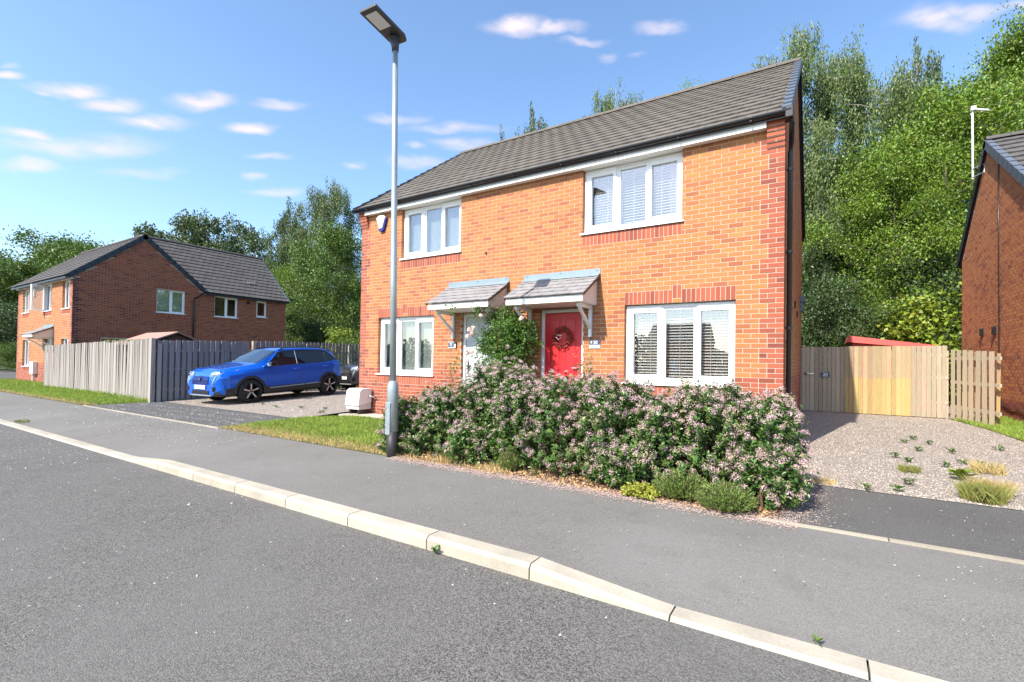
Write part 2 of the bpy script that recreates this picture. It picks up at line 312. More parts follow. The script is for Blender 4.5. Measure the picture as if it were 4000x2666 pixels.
class MB:
    def __init__(s): s.v = []; s.f = []
    def hexa(s, p):
        b = len(s.v); s.v += [tuple(q) for q in p]
        s.f += [tuple(b+i for i in q) for q in ((0, 3, 2, 1), (4, 5, 6, 7), (0, 1, 5, 4), (1, 2, 6, 5), (2, 3, 7, 6), (3, 0, 4, 7))]; return s
    def box(s, x0, x1, y0, y1, z0, z1):
        return s.hexa([(x0, y0, z0), (x1, y0, z0), (x1, y1, z0), (x0, y1, z0), (x0, y0, z1), (x1, y0, z1), (x1, y1, z1), (x0, y1, z1)])
    def poly(s, pts):
        b = len(s.v); s.v += [tuple(q) for q in pts]; s.f.append(tuple(range(b, b+len(pts)))); return s
    def prism(s, pts, d):
        """polygon pts swept by vector d"""
        b = len(s.v); n = len(pts); d = Vector(d)
        s.v += [tuple(q) for q in pts] + [tuple(Vector(q)+d) for q in pts]
        s.f.append(tuple(range(b+n-1, b-1, -1))); s.f.append(tuple(range(b+n, b+2*n)))
        s.f += [(b+i, b+(i+1) % n, b+n+(i+1) % n, b+n+i) for i in range(n)]; return s
    def tube(s, path, rad, n=8, cap=True):
        P = [Vector(p) for p in path]; b = len(s.v)
        if isinstance(rad, (int, float)): rad = [rad]*len(P)
        for i, p in enumerate(P):
            t = (P[min(i+1, len(P)-1)]-P[max(i-1, 0)]).normalized()
            a = Vector((0, 0, 1)) if abs(t.z) < .9 else Vector((1, 0, 0))
            u = t.cross(a).normalized(); w = t.cross(u)
            for k in range(n):
                c = 2*math.pi*k/n; s.v.append(tuple(p+(u*math.cos(c)+w*math.sin(c))*rad[i]))
        for i in range(len(P)-1):
            for k in range(n): s.f.append((b+i*n+k, b+i*n+(k+1) % n, b+(i+1)*n+(k+1) % n, b+(i+1)*n+k))
        if cap: s.f.append(tuple(b+k for k in range(n-1, -1, -1))); s.f.append(tuple(b+(len(P)-1)*n+k for k in range(n)))
        return s
    def build(s, name, mat, parent=None, smooth=False, bevel=0, kind=None):
        me = bpy.data.meshes.new(name); me.from_pydata(s.v, [], s.f); me.update()
        o = mesh_obj(name, me, mat, parent, smooth, kind)
        if bevel:
            q = o.modifiers.new('bevel', 'BEVEL'); q.width = bevel; q.segments = 2; q.limit_method = 'ANGLE'
        return o
def text(name, s, size, loc, rot, mat, parent, depth=.0015, sx=1.0):
    c = bpy.data.curves.new(name, 'FONT'); c.body = s; c.size = size; c.align_x = 'CENTER'; c.align_y = 'CENTER'; c.extrude = depth; c.resolution_u = 3
    tmp = bpy.data.objects.new(name, c); me = bpy.data.meshes.new_from_object(tmp); bpy.data.objects.remove(tmp); bpy.data.curves.remove(c)
    mw = Matrix.Translation(loc) @ rot.to_4x4() @ Matrix.Diagonal((sx, 1, 1, 1))
    me.transform(mw); me.materials.clear()
    return mesh_obj(name, me, mat, parent)
FACE_FRONT = Matrix(((1, 0, 0), (0, 0, -1), (0, 1, 0)))       # text lying on a wall that faces -Y

# ------------------------------------------------------------------ walls, windows and roofs
class FR:
    """a wall frame: u along the wall, w outwards, z up"""
    def __init__(s, O, U):
        s.O = Vector(O); s.U = Vector((U[0], U[1], 0)).normalized(); s.N = Vector((s.U.y, -s.U.x, 0)); s.ang = math.atan2(s.U.y, s.U.x)
    def p(s, u, w, z): return tuple(s.O + s.U*u + s.N*w + Vector((0, 0, z)))
    def box(s, mb, u0, u1, w0, w1, z0, z1):
        return mb.hexa([s.p(u0, w1, z0), s.p(u1, w1, z0), s.p(u1, w0, z0), s.p(u0, w0, z0), s.p(u0, w1, z1), s.p(u1, w1, z1), s.p(u1, w0, z1), s.p(u0, w0, z1)])
    def text(s, name, body, size, u, w, z, mat, parent, sx=1.0):
        rot = Matrix(((s.U.x, 0, s.N.x), (s.U.y, 0, s.N.y), (0, 1, 0)))
        return text(name, body, size, s.p(u, w, z), rot, mat, parent, sx=sx)
BRICKS = {}
def brick_mesh(l, h, mat):
    k = (round(l, 3), round(h, 3), mat)
    if k not in BRICKS:
        m = MB(); a, b, c = l/2, h/2, .0015
        o = [(-a, 0, -b), (a, 0, -b), (a, 0, b), (-a, 0, b)]; f = [(-a+c, -.0012, -b+c), (a-c, -.0012, -b+c), (a-c, -.0012, b-c), (-a+c, -.0012, b-c)]; r = [(x, .09, z) for x, _, z in o]
        m.v = f + [(x, .0, z) for x, _, z in o] + r
        m.f = [(0, 1, 2, 3)] + [(4+i, 4+(i+1) % 4, (i+1) % 4, i) for i in range(4)] + [(8+i, 8+(i+1) % 4, 4+(i+1) % 4, 4+i) for i in range(4)]
        me = bpy.data.meshes.new('brick'); me.from_pydata(m.v, [], m.f); me.update(); me.materials.append(MT[mat]); BRICKS[k] = me
    return BRICKS[k]
_BV = np.array([[-1, 0, -1], [1, 0, -1], [1, 0, 1], [-1, 0, 1], [-1, 1, -1], [1, 1, -1], [1, 1, 1], [-1, 1, 1]], np.float32)
_BF = np.array([[0, 1, 2, 3], [0, 4, 5, 1], [1, 5, 6, 2], [2, 6, 7, 3], [3, 7, 4, 0]], np.int32)
def brick_wall(root, name, fr, L, zc, c0, c1, openings=(), soldiers=(), cls=None, top=None, nsingle=0, minz=1.0, quoin=None, mortar='mortar', base=-.2, thick=.3, rec=.0028, seed=1, mats=None, poly_top=None):
    """mortar backing with the openings cut out, proud bricks in stretcher bond (the nearest are single objects)"""
    rng = random.Random(seed)
    ztop_rect = zc + c1*.075
    # mortar face (with reveals)
    m = MB(); g = .004
    us = sorted({0, L, *[v for o in openings for v in (o[0]-g, o[1]+g)]}); zs = sorted({base, ztop_rect, *[v for o in openings for v in (max(base, o[2]-g), min(ztop_rect, o[3]+g))]})
    def inside(u, z): return any(o[0]-g < u < o[1]+g and o[2]-g < z < o[3]+g for o in openings)
    for i in range(len(us)-1):
        for j in range(len(zs)-1):
            u0, u1, z0, z1 = us[i], us[i+1], zs[j], zs[j+1]
            if inside((u0+u1)/2, (z0+z1)/2): continue
            m.poly([fr.p(u0, -rec, z0), fr.p(u1, -rec, z0), fr.p(u1, -rec, z1), fr.p(u0, -rec, z1)])
            m.poly([fr.p(u1, -thick, z0), fr.p(u0, -thick, z0), fr.p(u0, -thick, z1), fr.p(u1, -thick, z1)])
    for (a, b, z0, z1) in [(o[0]-g, o[1]+g, max(base, o[2]-g), min(ztop_rect, o[3]+g)) for o in openings]:
        for q in (((a, z0), (a, z1)), ((b, z1), (b, z0)), ((a, z1), (b, z1)), ((b, z0), (a, z0))):
            m.poly([fr.p(q[0][0], -rec, q[0][1]), fr.p(q[1][0], -rec, q[1][1]), fr.p(q[1][0], -thick, q[1][1]), fr.p(q[0][0], -thick, q[0][1])])
    if poly_top:
        m.poly([fr.p(u, -rec, z) for u, z in poly_top]); m.poly([fr.p(u, -thick, z) for u, z in reversed(poly_top)])
    wall = m.build(name, mortar, root)
    # bricks
    out = []
    voids = list(openings) + [s[:4] for s in soldiers] + [((s[0]+s[1])/2-.0755, (s[0]+s[1])/2+.0755, s[3], s[3]+.075) for s in soldiers if s[4] == 'key']
    ctop = c1 if not poly_top else int((max(z for _, z in poly_top)-zc)/.075)+1
    for c in range(c0, ctop):
        z0 = zc + c*.075 + .005; z1 = z0 + .065; zm = (z0+z1)/2
        off = 0 if c % 2 == 0 else -.1125
        u = off; pieces = []
        while u < L:
            a, b = max(0, u), min(L, u+.215)
            if b-a > .03: pieces.append((a, b))
            u += .225
        if quoin:
            q = .225 if (c % 6) < 3 else .3375
            for side in quoin:
                cut = q-.005 if side == 'l' else L-q+.005
                np_ = []
                for a, b in pieces:
                    if a+.02 < cut < b-.02: np_ += [(a, cut-.005), (cut+.005, b)]
                    else: np_.append((a, b))
                pieces = np_
        for (v0, v1, w0, w1) in voids:
            if w0 < zm < w1:
                np_ = []
                for a, b in pieces:
                    if b <= v0 or a >= v1: np_.append((a, b)); continue
                    if a < v0-.025: np_.append((a, min(b, v0-(.005 if w1-w0 < .1 else 0))))
                    if b > v1+.025: np_.append((max(a, v1+(.005 if w1-w0 < .1 else 0)), b))
                pieces = np_
        for a, b in pieces:
            if top and (z1 > top(a)+.02 or z1 > top(b)+.02): continue
            out.append((a, b, z0, z1, cls(c, a, b) if cls else mats[0]))
    for (a, b, z0, z1, kind) in soldiers:
        n = max(1, round((b-a)/.0752)); p = (b-a)/n
        for i in range(n):
            x0, x1 = a+i*p+.005, a+(i+1)*p-.005
            if kind == 'key' and i in (n//2-1, n//2):
                out.append((x0, x1, z0+.075+.005, z1+.075-.005, 'brick_red'))
                if i == n//2-1: out.append((x0, x0+2*p-.01, z0+.005, z0+.07, 'brick_orange' if mats is None else mats[0]))
            else: out.append((x0, x1, z0+.005, z1-.005, 'brick_red' if kind != 'plain' else (mats or ['brick_red'])[-1]))
    def near(o): return (Vector(fr.p((o[0]+o[1])/2, 0, (o[2]+o[3])/2))-CAM).length
    order = sorted(range(len(out)), key=lambda i: near(out[i]) if out[i][2] > minz else 1e6+i)
    single = set(order[:nsingle])
    groups = {}
    for i, (a, b, z0, z1, mt) in enumerate(out):
        j = rng.uniform(-.0006, .0008)
        if i in single:
            o = bpy.data.objects.new('brick', brick_mesh(b-a, z1-z0, mt)); o.location = fr.p((a+b)/2, j-.0006, (z0+z1)/2); o.rotation_euler = (0, 0, fr.ang)
            col.objects.link(o); o.parent = wall
        else: groups.setdefault(mt, []).append((a, b, z0, z1, j))
    for mt, lst in groups.items():
        A = np.array(lst, np.float32); n = len(A)
        V = np.zeros((n, 8, 3), np.float32)
        uu = (A[:, 0]+A[:, 1])[:, None]/2 + _BV[None, :, 0]*(A[:, 1]-A[:, 0])[:, None]/2
        zz = (A[:, 2]+A[:, 3])[:, None]/2 + _BV[None, :, 2]*(A[:, 3]-A[:, 2])[:, None]/2
        ww = A[:, 4][:, None] - _BV[None, :, 1]*.09
        for k in range(3): V[:, :, k] = fr.O[k] + fr.U[k]*uu + fr.N[k]*ww + (zz if k == 2 else 0)
        F = (_BF[None]+np.arange(n)[:, None, None]*8).reshape(-1, 4)
        mesh_obj('brickwork', fast('brickwork', V.reshape(-1, 3), F), mt, wall, kind='stuff')
    return wall
def window(root, fr, u0, u1, z0, z1, lights, depth=.085, glass='glass', sill=True, handle=False, fw=.055, frame_in=.07):
    """lights: list of (ga, gb, zb, zt, sash?) glass rectangles; each pane, sash and the sill is a piece of the window"""
    m = MB(); w0, w1 = -depth-frame_in, -depth
    fr.box(m, u0, u1, w0, w1, z0, z0+fw); fr.box(m, u0, u1, w0, w1, z1-fw, z1)
    fr.box(m, u0, u0+fw, w0, w1, z0+fw, z1-fw); fr.box(m, u1-fw, u1, w0, w1, z0+fw, z1-fw)
    for i in range(len(lights)-1):
        c = (lights[i][1]+lights[i+1][0])/2; fr.box(m, c-.03, c+.03, w0, w1, z0+fw, z1-fw)
    win = m.build('window', 'upvc', root, bevel=.004)
    for i, (ga, gb, zb, zt, sash) in enumerate(lights):
        La = u0 + .012 if i == 0 else (lights[i-1][1]+ga)/2+.008; Lb = u1-.012 if i == len(lights)-1 else (gb+lights[i+1][0])/2-.008
        q = MB(); wo = w1+.016 if sash else w1-.012
        a, b, c, d = (La, Lb, z0+.014, z1-.014) if sash else (La+.02, Lb-.02, z0+fw-.01, z1-fw+.01)
        fr.box(q, a, b, w0+.01, wo, c, zb); fr.box(q, a, b, w0+.01, wo, zt, d); fr.box(q, a, ga, w0+.01, wo, zb, zt); fr.box(q, gb, b, w0+.01, wo, zb, zt)
        q.build('casement' if sash else 'glazing_bead', 'upvc', win, bevel=.004)
        p = MB(); fr.box(p, ga-.004, gb+.004, w1-.034, w1-.028, zb-.004, zt+.004); p.build('pane', glass, win)
    if sill:
        q = MB(); fr.box(q, u0-.035, u1+.035, -depth+.001, .030, z0-.010, z0+.012); fr.box(q, u0-.035, u1+.035, .0301, .034, z0-.022, z0+.012)
        q.build('sill', 'upvc_sill', win, bevel=.003)
    return win
def slats(win, fr, u0, u1, z0, z1, pitch, w, width, tilt, mat='blind', joined=False, cords=True):
    m = MB(); half = width/2
    du, dz = half*math.cos(tilt), half*math.sin(tilt)
    n = int((z1-z0)/pitch)
    if joined:
        for i in range(n):
            z = z1-.03-i*pitch
            m.hexa([fr.p(u0, w-du, z-dz), fr.p(u1, w-du, z-dz), fr.p(u1, w+du, z+dz), fr.p(u0, w+du, z+dz), fr.p(u0, w-du, z-dz+.0012), fr.p(u1, w-du, z-dz+.0012), fr.p(u1, w+du, z+dz+.0012), fr.p(u0, w+du, z+dz+.0012)])
        m.build('blind_slats', mat, win, kind='stuff')
    else:
        L = u1-u0
        m.hexa([(0, -du, -dz), (L, -du, -dz), (L, du, dz), (0, du, dz), (0, -du, -dz+.003), (L, -du, -dz+.003), (L, du, dz+.003), (0, du, dz+.003)])
        me = bpy.data.meshes.new('blind_slat'); me.from_pydata([(x, -y, z) for x, y, z in m.v], [], m.f); me.update(); me.materials.append(MT[mat])
        for i in range(n):
            o = bpy.data.objects.new('blind_slat', me); o.location = fr.p(u0, w, z1-.03-i*pitch); o.rotation_euler = (0, 0, fr.ang); col.objects.link(o); o.parent = win
    q = MB(); fr.box(q, u0, u1, w-.03, w+.03, z1-.02, z1+.03)
    if cords:
        for k in (.2, .5, .8): fr.box(q, u0+(u1-u0)*k-.003, u0+(u1-u0)*k+.003, w+.026, w+.029, z0, z1)
    q.build('blind_headrail', mat, win)
def curtain(win, fr, u0, u1, z0, z1, w, n=9):
    V, F = [], []
    for i in range(n*6+1):
        u = u0+(u1-u0)*i/(n*6); ww = w+.022*math.sin(i*2*math.pi/6)+.008*math.sin(i*1.7)
        V += [fr.p(u, ww, z0), fr.p(u, ww, z1)]
    for i in range(n*6): F.append((2*i, 2*i+2, 2*i+3, 2*i+1))
    me = bpy.data.meshes.new('curtain'); me.from_pydata(V, [], F); me.update(); mesh_obj('curtain', me, 'curtain', win, True)
def tile_field(roof, P0, A, B, length, rows, gauge, tw, mat, nsingle, seed=2, clip=None, thick=.024, lift=.030, name='roof_tile', far_name='roof_tiles'):
    """overlapping tiles: A along the eaves, B up the slope; nearest ones are objects of their own"""
    A, B = Vector(A).normalized(), Vector(B).normalized(); N = A.cross(B).normalized()
    if N.z < 0: N = -N
    P0 = Vector(P0); rng = random.Random(seed); items = []
    for r in range(rows):
        x = 0 if r % 2 == 0 else -tw/2
        while x < length-.01:
            a, b = max(0, x), min(length, x+tw)
            if b-a > .03 and (clip is None or clip((a+b)/2, r*gauge+gauge/2)): items.append((a+.002, b-.002, r))
            x += tw
    def verts(w, j):
        h = w/2; g = gauge+.045
        pts = []
        for (y, lo) in ((0, lift+j), (g, .004+j)):
            for (sx, up) in ((-h, 0), (-h+.012, .006), (-.02, .0), (.02, .0), (h-.012, .006), (h, 0)): pts.append((sx, y, lo+up))
        for (y, lo) in ((0, lift-thick+j), (g, -.004+j)):
            pts += [(-h, y, lo), (h, y, lo)]
        return pts
    faces = [(i, i+1, i+7, i+6) for i in range(5)] + [(12, 13, 5, 4), (12, 4, 3, 2), (12, 2, 1, 0), (12, 0, 6, 14), (13, 15, 11, 5)]
    faces = [(0, 1, 7, 6), (1, 2, 8, 7), (2, 3, 9, 8), (3, 4, 10, 9), (4, 5, 11, 10), (12, 13, 5, 4), (12, 4, 3, 2), (12, 2, 1, 0), (12, 0, 6, 14), (13, 15, 11, 5)]
    def pos(a, b, r): return P0 + A*((a+b)/2) + B*(r*gauge)
    order = sorted(range(len(items)), key=lambda i: (pos(*items[i])-CAM).length)
    single = set(order[:nsingle]); cache = {}
    V, F = [], []
    for i, (a, b, r) in enumerate(items):
        j = rng.uniform(-.002, .003)
        if i in single:
            k = round(b-a, 3)
            if k not in cache:
                me = bpy.data.meshes.new(name); me.from_pydata(verts(k, 0), [], faces); me.update(); me.materials.append(MT[mat]); cache[k] = me
            o = bpy.data.objects.new(name, cache[k]); mm = Matrix((A, B, N)).transposed().to_4x4(); mm.translation = pos(a, b, r)+N*j
            col.objects.link(o); o.parent = roof; o.matrix_basis = mm
        else:
            base = len(V); p = pos(a, b, r)
            V += [tuple(p+A*x+B*y+N*z) for x, y, z in verts(b-a, j)]; F += [tuple(base+q for q in f) for f in faces]
    if V:
        me = bpy.data.meshes.new(far_name); me.from_pydata(V, [], F); me.update(); mesh_obj(far_name, me, mat, roof, kind='stuff')
def ridge(roof, P, Q, mat='tile', pitch=.45, r=.12, n=None):
    P, Q = Vector(P), Vector(Q); d = (Q-P); L = d.length; d.normalize(); s = Vector((0, 0, 1)).cross(d).normalized()
    k = max(1, round(L/pitch)); me_c = None
    for i in range(k):
        if me_c is None:
            m = MB(); l = L/k-.008
            prof = [(math.cos(t)*r, math.sin(t)*r*.9-.06) for t in [math.pi*j/8 for j in range(9)]]
            for x in (0, l):
                m.v += [(x, y, z) for y, z in prof] + [(x, y*.85, z-.02) for y, z in prof]
            m.f = [(j, j+1, 18+j+1, 18+j) for j in range(8)] + [(j, 9+j, 9+j+1, j+1) for j in range(8)] + [(18+j, 18+j+1, 27+j+1, 27+j) for j in range(8)]
            me_c = bpy.data.meshes.new('ridge_tile'); me_c.from_pydata(m.v, [], m.f); me_c.update(); me_c.materials.append(MT[mat])
        o = bpy.data.objects.new('ridge_tile', me_c); mm = Matrix((d, s, Vector((0, 0, 1)))).transposed().to_4x4(); mm.translation = P+d*(L*i/k)
        col.objects.link(o); o.parent = roof; o.matrix_basis = mm
def verge_caps(roof, P, Q, out, n, mat, w=.10, h=.14, name='verge_cap'):
    """stepped dry-verge caps from eaves P to ridge Q, facing direction out"""
    P, Q, out = Vector(P), Vector(Q), Vector(out); B = (Q-P)/n; bn = B.normalized(); N = out.cross(bn).normalized()
    if N.z < 0: N = -N
    for i in range(n):
        p = P+B*i; m = MB(); l = B*1.06
        a = [p-out*w+N*(.05), p+out*.02+N*(.05), p+out*.02-N*(h-.05), p+out*.0-N*(h-.05), p+out*.0+N*.02, p-out*w+N*.02]
        b = [q+l-N*.022 for q in a]
        k = len(m.v); m.v = [tuple(q) for q in a+b]; c = len(a)
        m.f = [tuple(range(c-1, -1, -1)), tuple(range(c, 2*c))] + [(j, (j+1) % c, c+(j+1) % c, c+j) for j in range(c)]
        m.build(name, mat, roof)
def gutter(root, fr, u0, u1, w, z, mat='black_plastic', nb=10):
    m = MB(); n = 10; r = .062
    prof = [(math.cos(math.pi+math.pi*i/n)*r, math.sin(math.pi+math.pi*i/n)*r) for i in range(n+1)]
    b = 0
    for u in (u0, u1):
        m.v += [fr.p(u, w+x, z+y) for x, y in prof] + [fr.p(u, w+x*.9, z+y*.9) for x, y in prof]
    k = n+1
    m.f = [(i, i+1, 2*k+i+1, 2*k+i) for i in range(n)] + [(k+i+1, k+i, 3*k+i, 3*k+i+1) for i in range(n)] + [(0, 2*k, 3*k, k), (n, k+n, 3*k+n, 2*k+n)]
    m.f += [tuple([i for i in range(k)] + [k+i for i in range(n, -1, -1)])] + [tuple([2*k+i for i in range(n, -1, -1)] + [3*k+i for i in range(k)])]
    g = m.build('gutter', mat, root)
    for i in range(nb):
        u = u0+(u1-u0)*(i+.5)/nb; q = MB()
        fr.box(q, u-.015, u+.015, w-.12, w+.066, z-.02, z-.008); fr.box(q, u-.015, u+.015, w-.066, w-.056, z-.10, z-.02); fr.box(q, u-.014, u+.014, w-.02, w+.066, z-.069, z-.059)
        q.build('gutter_bracket', mat, g)
    return g
def canopy(root, fr, u0, u1, ztop, zsoffit, depth, ntile=(6, 5)):
    """lean-to porch canopy: tiles, lead upstand, fascia, sides and two brackets"""
    zf = zsoffit+.11
    m = MB(); m.prism([fr.p(u0+.06, 0, zsoffit), fr.p(u0+.06, depth-.03, zsoffit), fr.p(u0+.06, depth-.03, zf-.02), fr.p(u0+.06, 0, ztop-.14)], fr.U*(u1-u0-.12))
    c = m.build('door_canopy', 'cream', root)
    q = MB(); fr.box(q, u0+.03, u1-.03, depth-.029, depth-.004, zsoffit-.006, zf-.005); q.build('canopy_fascia', 'white_board', c)
    q = MB(); fr.box(q, u0+.07, u1-.07, .01, depth-.04, zsoffit-.012, zsoffit-.002); q.build('canopy_soffit', 'white_board', c)
    A = fr.U; dz = ztop-.12-zf; B = Vector(fr.p(0, 0, ztop-.12))-Vector(fr.p(0, depth+.03, zf)); L = B.length
    tile_field(c, fr.p(u0, depth+.03, zf), A, B, u1-u0, ntile[1], (L-.03)/ntile[1], (u1-u0)/ntile[0], 'canopy_tile', 999, name='canopy_tile', thick=.018, lift=.022)
    for u in (u0-.004, u1-.014):
        q = MB(); q.prism([fr.p(u, depth+.025, zf-.03), fr.p(u, depth+.03, zf+.012), fr.p(u, .002, ztop-.105), fr.p(u, .002, ztop-.16)], fr.U*.018); q.build('tile_verge', 'tile_edge', c)
    q = MB(); fr.box(q, u0, u1, .003, .008, ztop-.14, ztop); q.prism([fr.p(u0, .004, ztop-.085), fr.p(u0, .10, ztop-.145), fr.p(u0, .10, ztop-.150), fr.p(u0, .004, ztop-.095)], fr.U*(u1-u0)); fl = q.build('flashing', 'lead', c)
    for k in (.04, .5, .96):
        q = MB(); u = u0+(u1-u0)*k; q.tube([fr.p(u, .008, ztop-.035), fr.p(u, .013, ztop-.035)], .010, 8); q.build('flashing_fixing', 'steel_dark', c)
    for u in (u0+.17, u1-.17):
        q = MB(); t = .028
        fr.box(q, u-t, u+t, .003, .06, zsoffit-.58, zsoffit-.013); fr.box(q, u-t, u+t, .061, depth-.12, zsoffit-.075, zsoffit-.014)
        q.prism([fr.p(u-t+.004, .058, zsoffit-.44), fr.p(u-t+.004, .058, zsoffit-.37), fr.p(u-t+.004, depth-.19, zsoffit-.076), fr.p(u-t+.004, depth-.13, zsoffit-.076)], fr.U*(2*t-.008)); q.build('canopy_bracket', 'white_board', c, bevel=.003)
    return c
def door(root, fr, u0, u1, z0, z1, mat, label, hinge):
    """panelled door in a white frame; mat = leaf colour"""
    m = MB(); f = .06; w0, w1 = -.17, -.075
    fr.box(m, u0, u0+f, w0, w1, z0, z1); fr.box(m, u1-f, u1, w0, w1, z0, z1); fr.box(m, u0+f, u1-f, w0, w1, z1-f, z1); fr.box(m, u0+f, u1-f, w0, w1+.04, z0, z0+.05)
    frame = m.build('door', 'upvc', root, bevel=.003); tag(frame, label)
    q = MB(); a, b, c, d = u0+f+.004, u1-f-.004, z0+.055, z1-f-.004
    fr.box(q, a, b, -.15, -.105, c, d); leaf_ = q.build('door_leaf', mat, frame)
    W_, H = b-a, d-c
    for (x0, x1) in ((.13, .455), (.545, .87)):
        for (y0, y1) in ((.05, .36), (.42, .76), (.80, .95)):
            q = MB(); p0, p1, s0, s1 = a+W_*x0, a+W_*x1, c+H*y0, c+H*y1
            for (e, ww0, ww1) in ((0, -.104, -.097), (.018, -.104, -.101), (.04, -.104, -.094)):
                if e == .018: continue
                if e == 0:
                    t = .014
                    fr.box(q, p0, p1, ww0, ww1, s0, s0+t); fr.box(q, p0, p1, ww0, ww1, s1-t, s1); fr.box(q, p0, p0+t, ww0, ww1, s0+t, s1-t); fr.box(q, p1-t, p1, ww0, ww1, s0+t, s1-t)
                else: fr.box(q, p0+e, p1-e, ww0, ww1, s0+e, s1-e)
            q.build('door_panel', mat, frame, bevel=.003)
    zl = c+H*.385
    q = MB(); fr.box(q, (a+b)/2-.15, (a+b)/2+.15, -.104, -.092, zl-.03, zl+.03); q.build('letterbox', 'chrome', frame, bevel=.004)
    ub = b-.06 if hinge == 'l' else a+.06; s = -1 if hinge == 'l' else 1
    zh = c+H*.48
    q = MB(); fr.box(q, ub-.016, ub+.016, -.104, -.096, zh-.12, zh+.12); q.tube([fr.p(ub, -.096, zh+.03), fr.p(ub, -.05, zh+.03), fr.p(ub+s*.12, -.05, zh+.03)], .009, 8); q.build('door_handle', 'steel_dark' if mat == 'door_grey' else 'chrome', frame)
    q = MB(); q.tube([fr.p((a+b)/2, -.104, c+H*.70), fr.p((a+b)/2, -.096, c+H*.70)], .012, 10); q.build('spyhole', 'steel_dark', frame)
    return frame

# ------------------------------------------------------------------ the ground
def GZL(y): return max(0., min(.13, .036*(y+1.65)))       # gravel drive on the left rises to the back
def GZR(y): return max(0., min(.12, .0145*(y+1.65)))      # gravel drive on the right
KY0, KY1 = -4.985, -5.125
def drop(x):
    """how far the pavement edge and kerb are lowered at the drives"""
    def st(a, b, v): t = max(0, min(1, (v-a)/(b-a))); return t
    if x < 5: return .078*min(st(-6.2, -5.2, x), 1-st(1.75, 2.75, x))
    return .078*st(8.28, 9.15, x)
def sheet(name, x0, x1, y0, y1, zf, mat, nx, ny):
    xs, ys = np.linspace(x0, x1, nx+1), np.linspace(y0, y1, ny+1)
    V = [(x, y, zf(x, y)) for y in ys for x in xs]
    F = [(j*(nx+1)+i, j*(nx+1)+i+1, (j+1)*(nx+1)+i+1, (j+1)*(nx+1)+i) for j in range(ny) for i in range(nx)]
    o = mesh_obj(name, fast(name, V, F), mat); o['kind'] = 'structure'; return o
def struct_poly(name, pts, z, mat, zf=None):
    m = MB(); m.poly([(x, y, zf(x, y) if zf else z) for x, y in pts]); o = m.build(name, mat); o['kind'] = 'structure'; return o
sheet('ground', -400, 400, -300, 500, lambda x, y: -.16, 'field', 8, 8)
sheet('road', -60, 40, -10.4, KY1+.002, lambda x, y: -.10, 'road', 4, 2)
sheet('pavement', -30, 24, KY0-.002, -3.10, lambda x, y: -.004-drop(x)*min(1, max(0, (-3.9-y)/1.05))**1.3, 'pavement', 216, 14)
sheet('far_pavement', -60, 40, -12.4, -10.4, lambda x, y: -.01, 'pavement', 2, 1)
# side street to the left of the far house
struct_poly('side_street', [(-60, -3.30), (-30, -3.30), (-27.6, -1.2), (-27.2, 14), (-33, 14), (-36, 4), (-60, 3.5)], -.006, 'apron')
sheet('apron', -6.75, .25, -3.25, -1.60, lambda x, y: 0.0, 'apron', 2, 2)
sheet('apron', 9.45, 24, -3.25, -1.64, lambda x, y: 0.0, 'apron', 2, 2)
sheet('gravel_drive', -6.75, .02, -1.60, 14, lambda x, y: GZL(y)+.004, 'gravel', 3, 40)
sheet('gravel_drive', 9.42, 13.6, -1.64, 14, lambda x, y: GZR(y)+.004, 'gravel', 3, 40)
sheet('gravel_drive', 13.6, 24, -1.64, 3.0, lambda x, y: GZR(y)+.004, 'gravel', 3, 12)
struct_poly('lawn', [(.25, -3.25), (4.95, -3.25), (4.95, -.62), (.7, -.62), (.02, -1.45)], .001, 'turf')
struct_poly('grass_verge', [(-26.6, -3.25), (-6.9, -3.25), (-6.72, -3.2), (-6.72, -1.6), (-17.4, -1.45), (-17.4, -.6), (-26.3, -.6), (-27.2, -1.4)], .001, 'turf')
struct_poly('planting_bed', [(4.95, -3.25), (9.45, -3.25), (9.62, -3.1), (9.75, -2.2), (9.45, .02), (4.95, .02)], .0015, 'soil')
struct_poly('back_garden', [(-17.8, -1.4), (-6.8, -1.75), (-6.8, 14), (-17.8, 14)], .002, 'turf')
struct_poly('grass_strip', [(12.55, 6.9), (13.6, 6.9), (13.6, 1.2), (13.25, 2.2), (12.95, 3.5), (12.85, 5.0)], .126, 'turf', zf=lambda x, y: GZR(y)+.010)
sl = bpy.data.objects.new('slab_path', None); sl['kind'] = 'structure'; col.objects.link(sl); sl.location = (0, 0, 0)
for i in range(11):
    x = .05+i*.455
    if x > 4.6: break
    q = MB(); q.box(x, x+.445, -.60, -.02, -.03, .020+(i % 3)*.003); q.build('paving_slab', 'slab', sl)
ke = bpy.data.objects.new('kerb', None); ke['kind'] = 'structure'; col.objects.link(ke)
x = 8.28-.915*45
while x < 24:
    x1 = x+.905; m = MB(); N = 3
    prof = lambda xx: [(KY1, -.2), (KY1, -.026-drop(xx)*.95), (KY1+.022, -drop(xx)+.0), (KY0, -drop(xx)+.001), (KY0, -.2)]
    st = [x+(x1-x)*i/N for i in range(N+1)]
    for xx in st: m.v += [(xx, y, z) for y, z in prof(xx)]
    for i in range(N):
        for k in range(4): m.f.append((i*5+k, (i+1)*5+k, (i+1)*5+k+1, i*5+k+1))
    m.f += [(0, 1, 2, 3, 4), tuple(N*5+k for k in (4, 3, 2, 1, 0))]
    m.build('kerb_stone', 'kerb', ke); x += .915
ed = bpy.data.objects.new('edging', None); ed['kind'] = 'structure'; col.objects.link(ed)
for (a, b) in ((-6.72, .25), (9.45, 24)):
    x = a
    while x < b-.02:
        x1 = min(b, x+.91); h = .012
        q = MB(); q.box(x+.003, x1-.003, -3.298, -3.252, -.1, h); q.build('edging_stone', 'edging', ed); x += .915

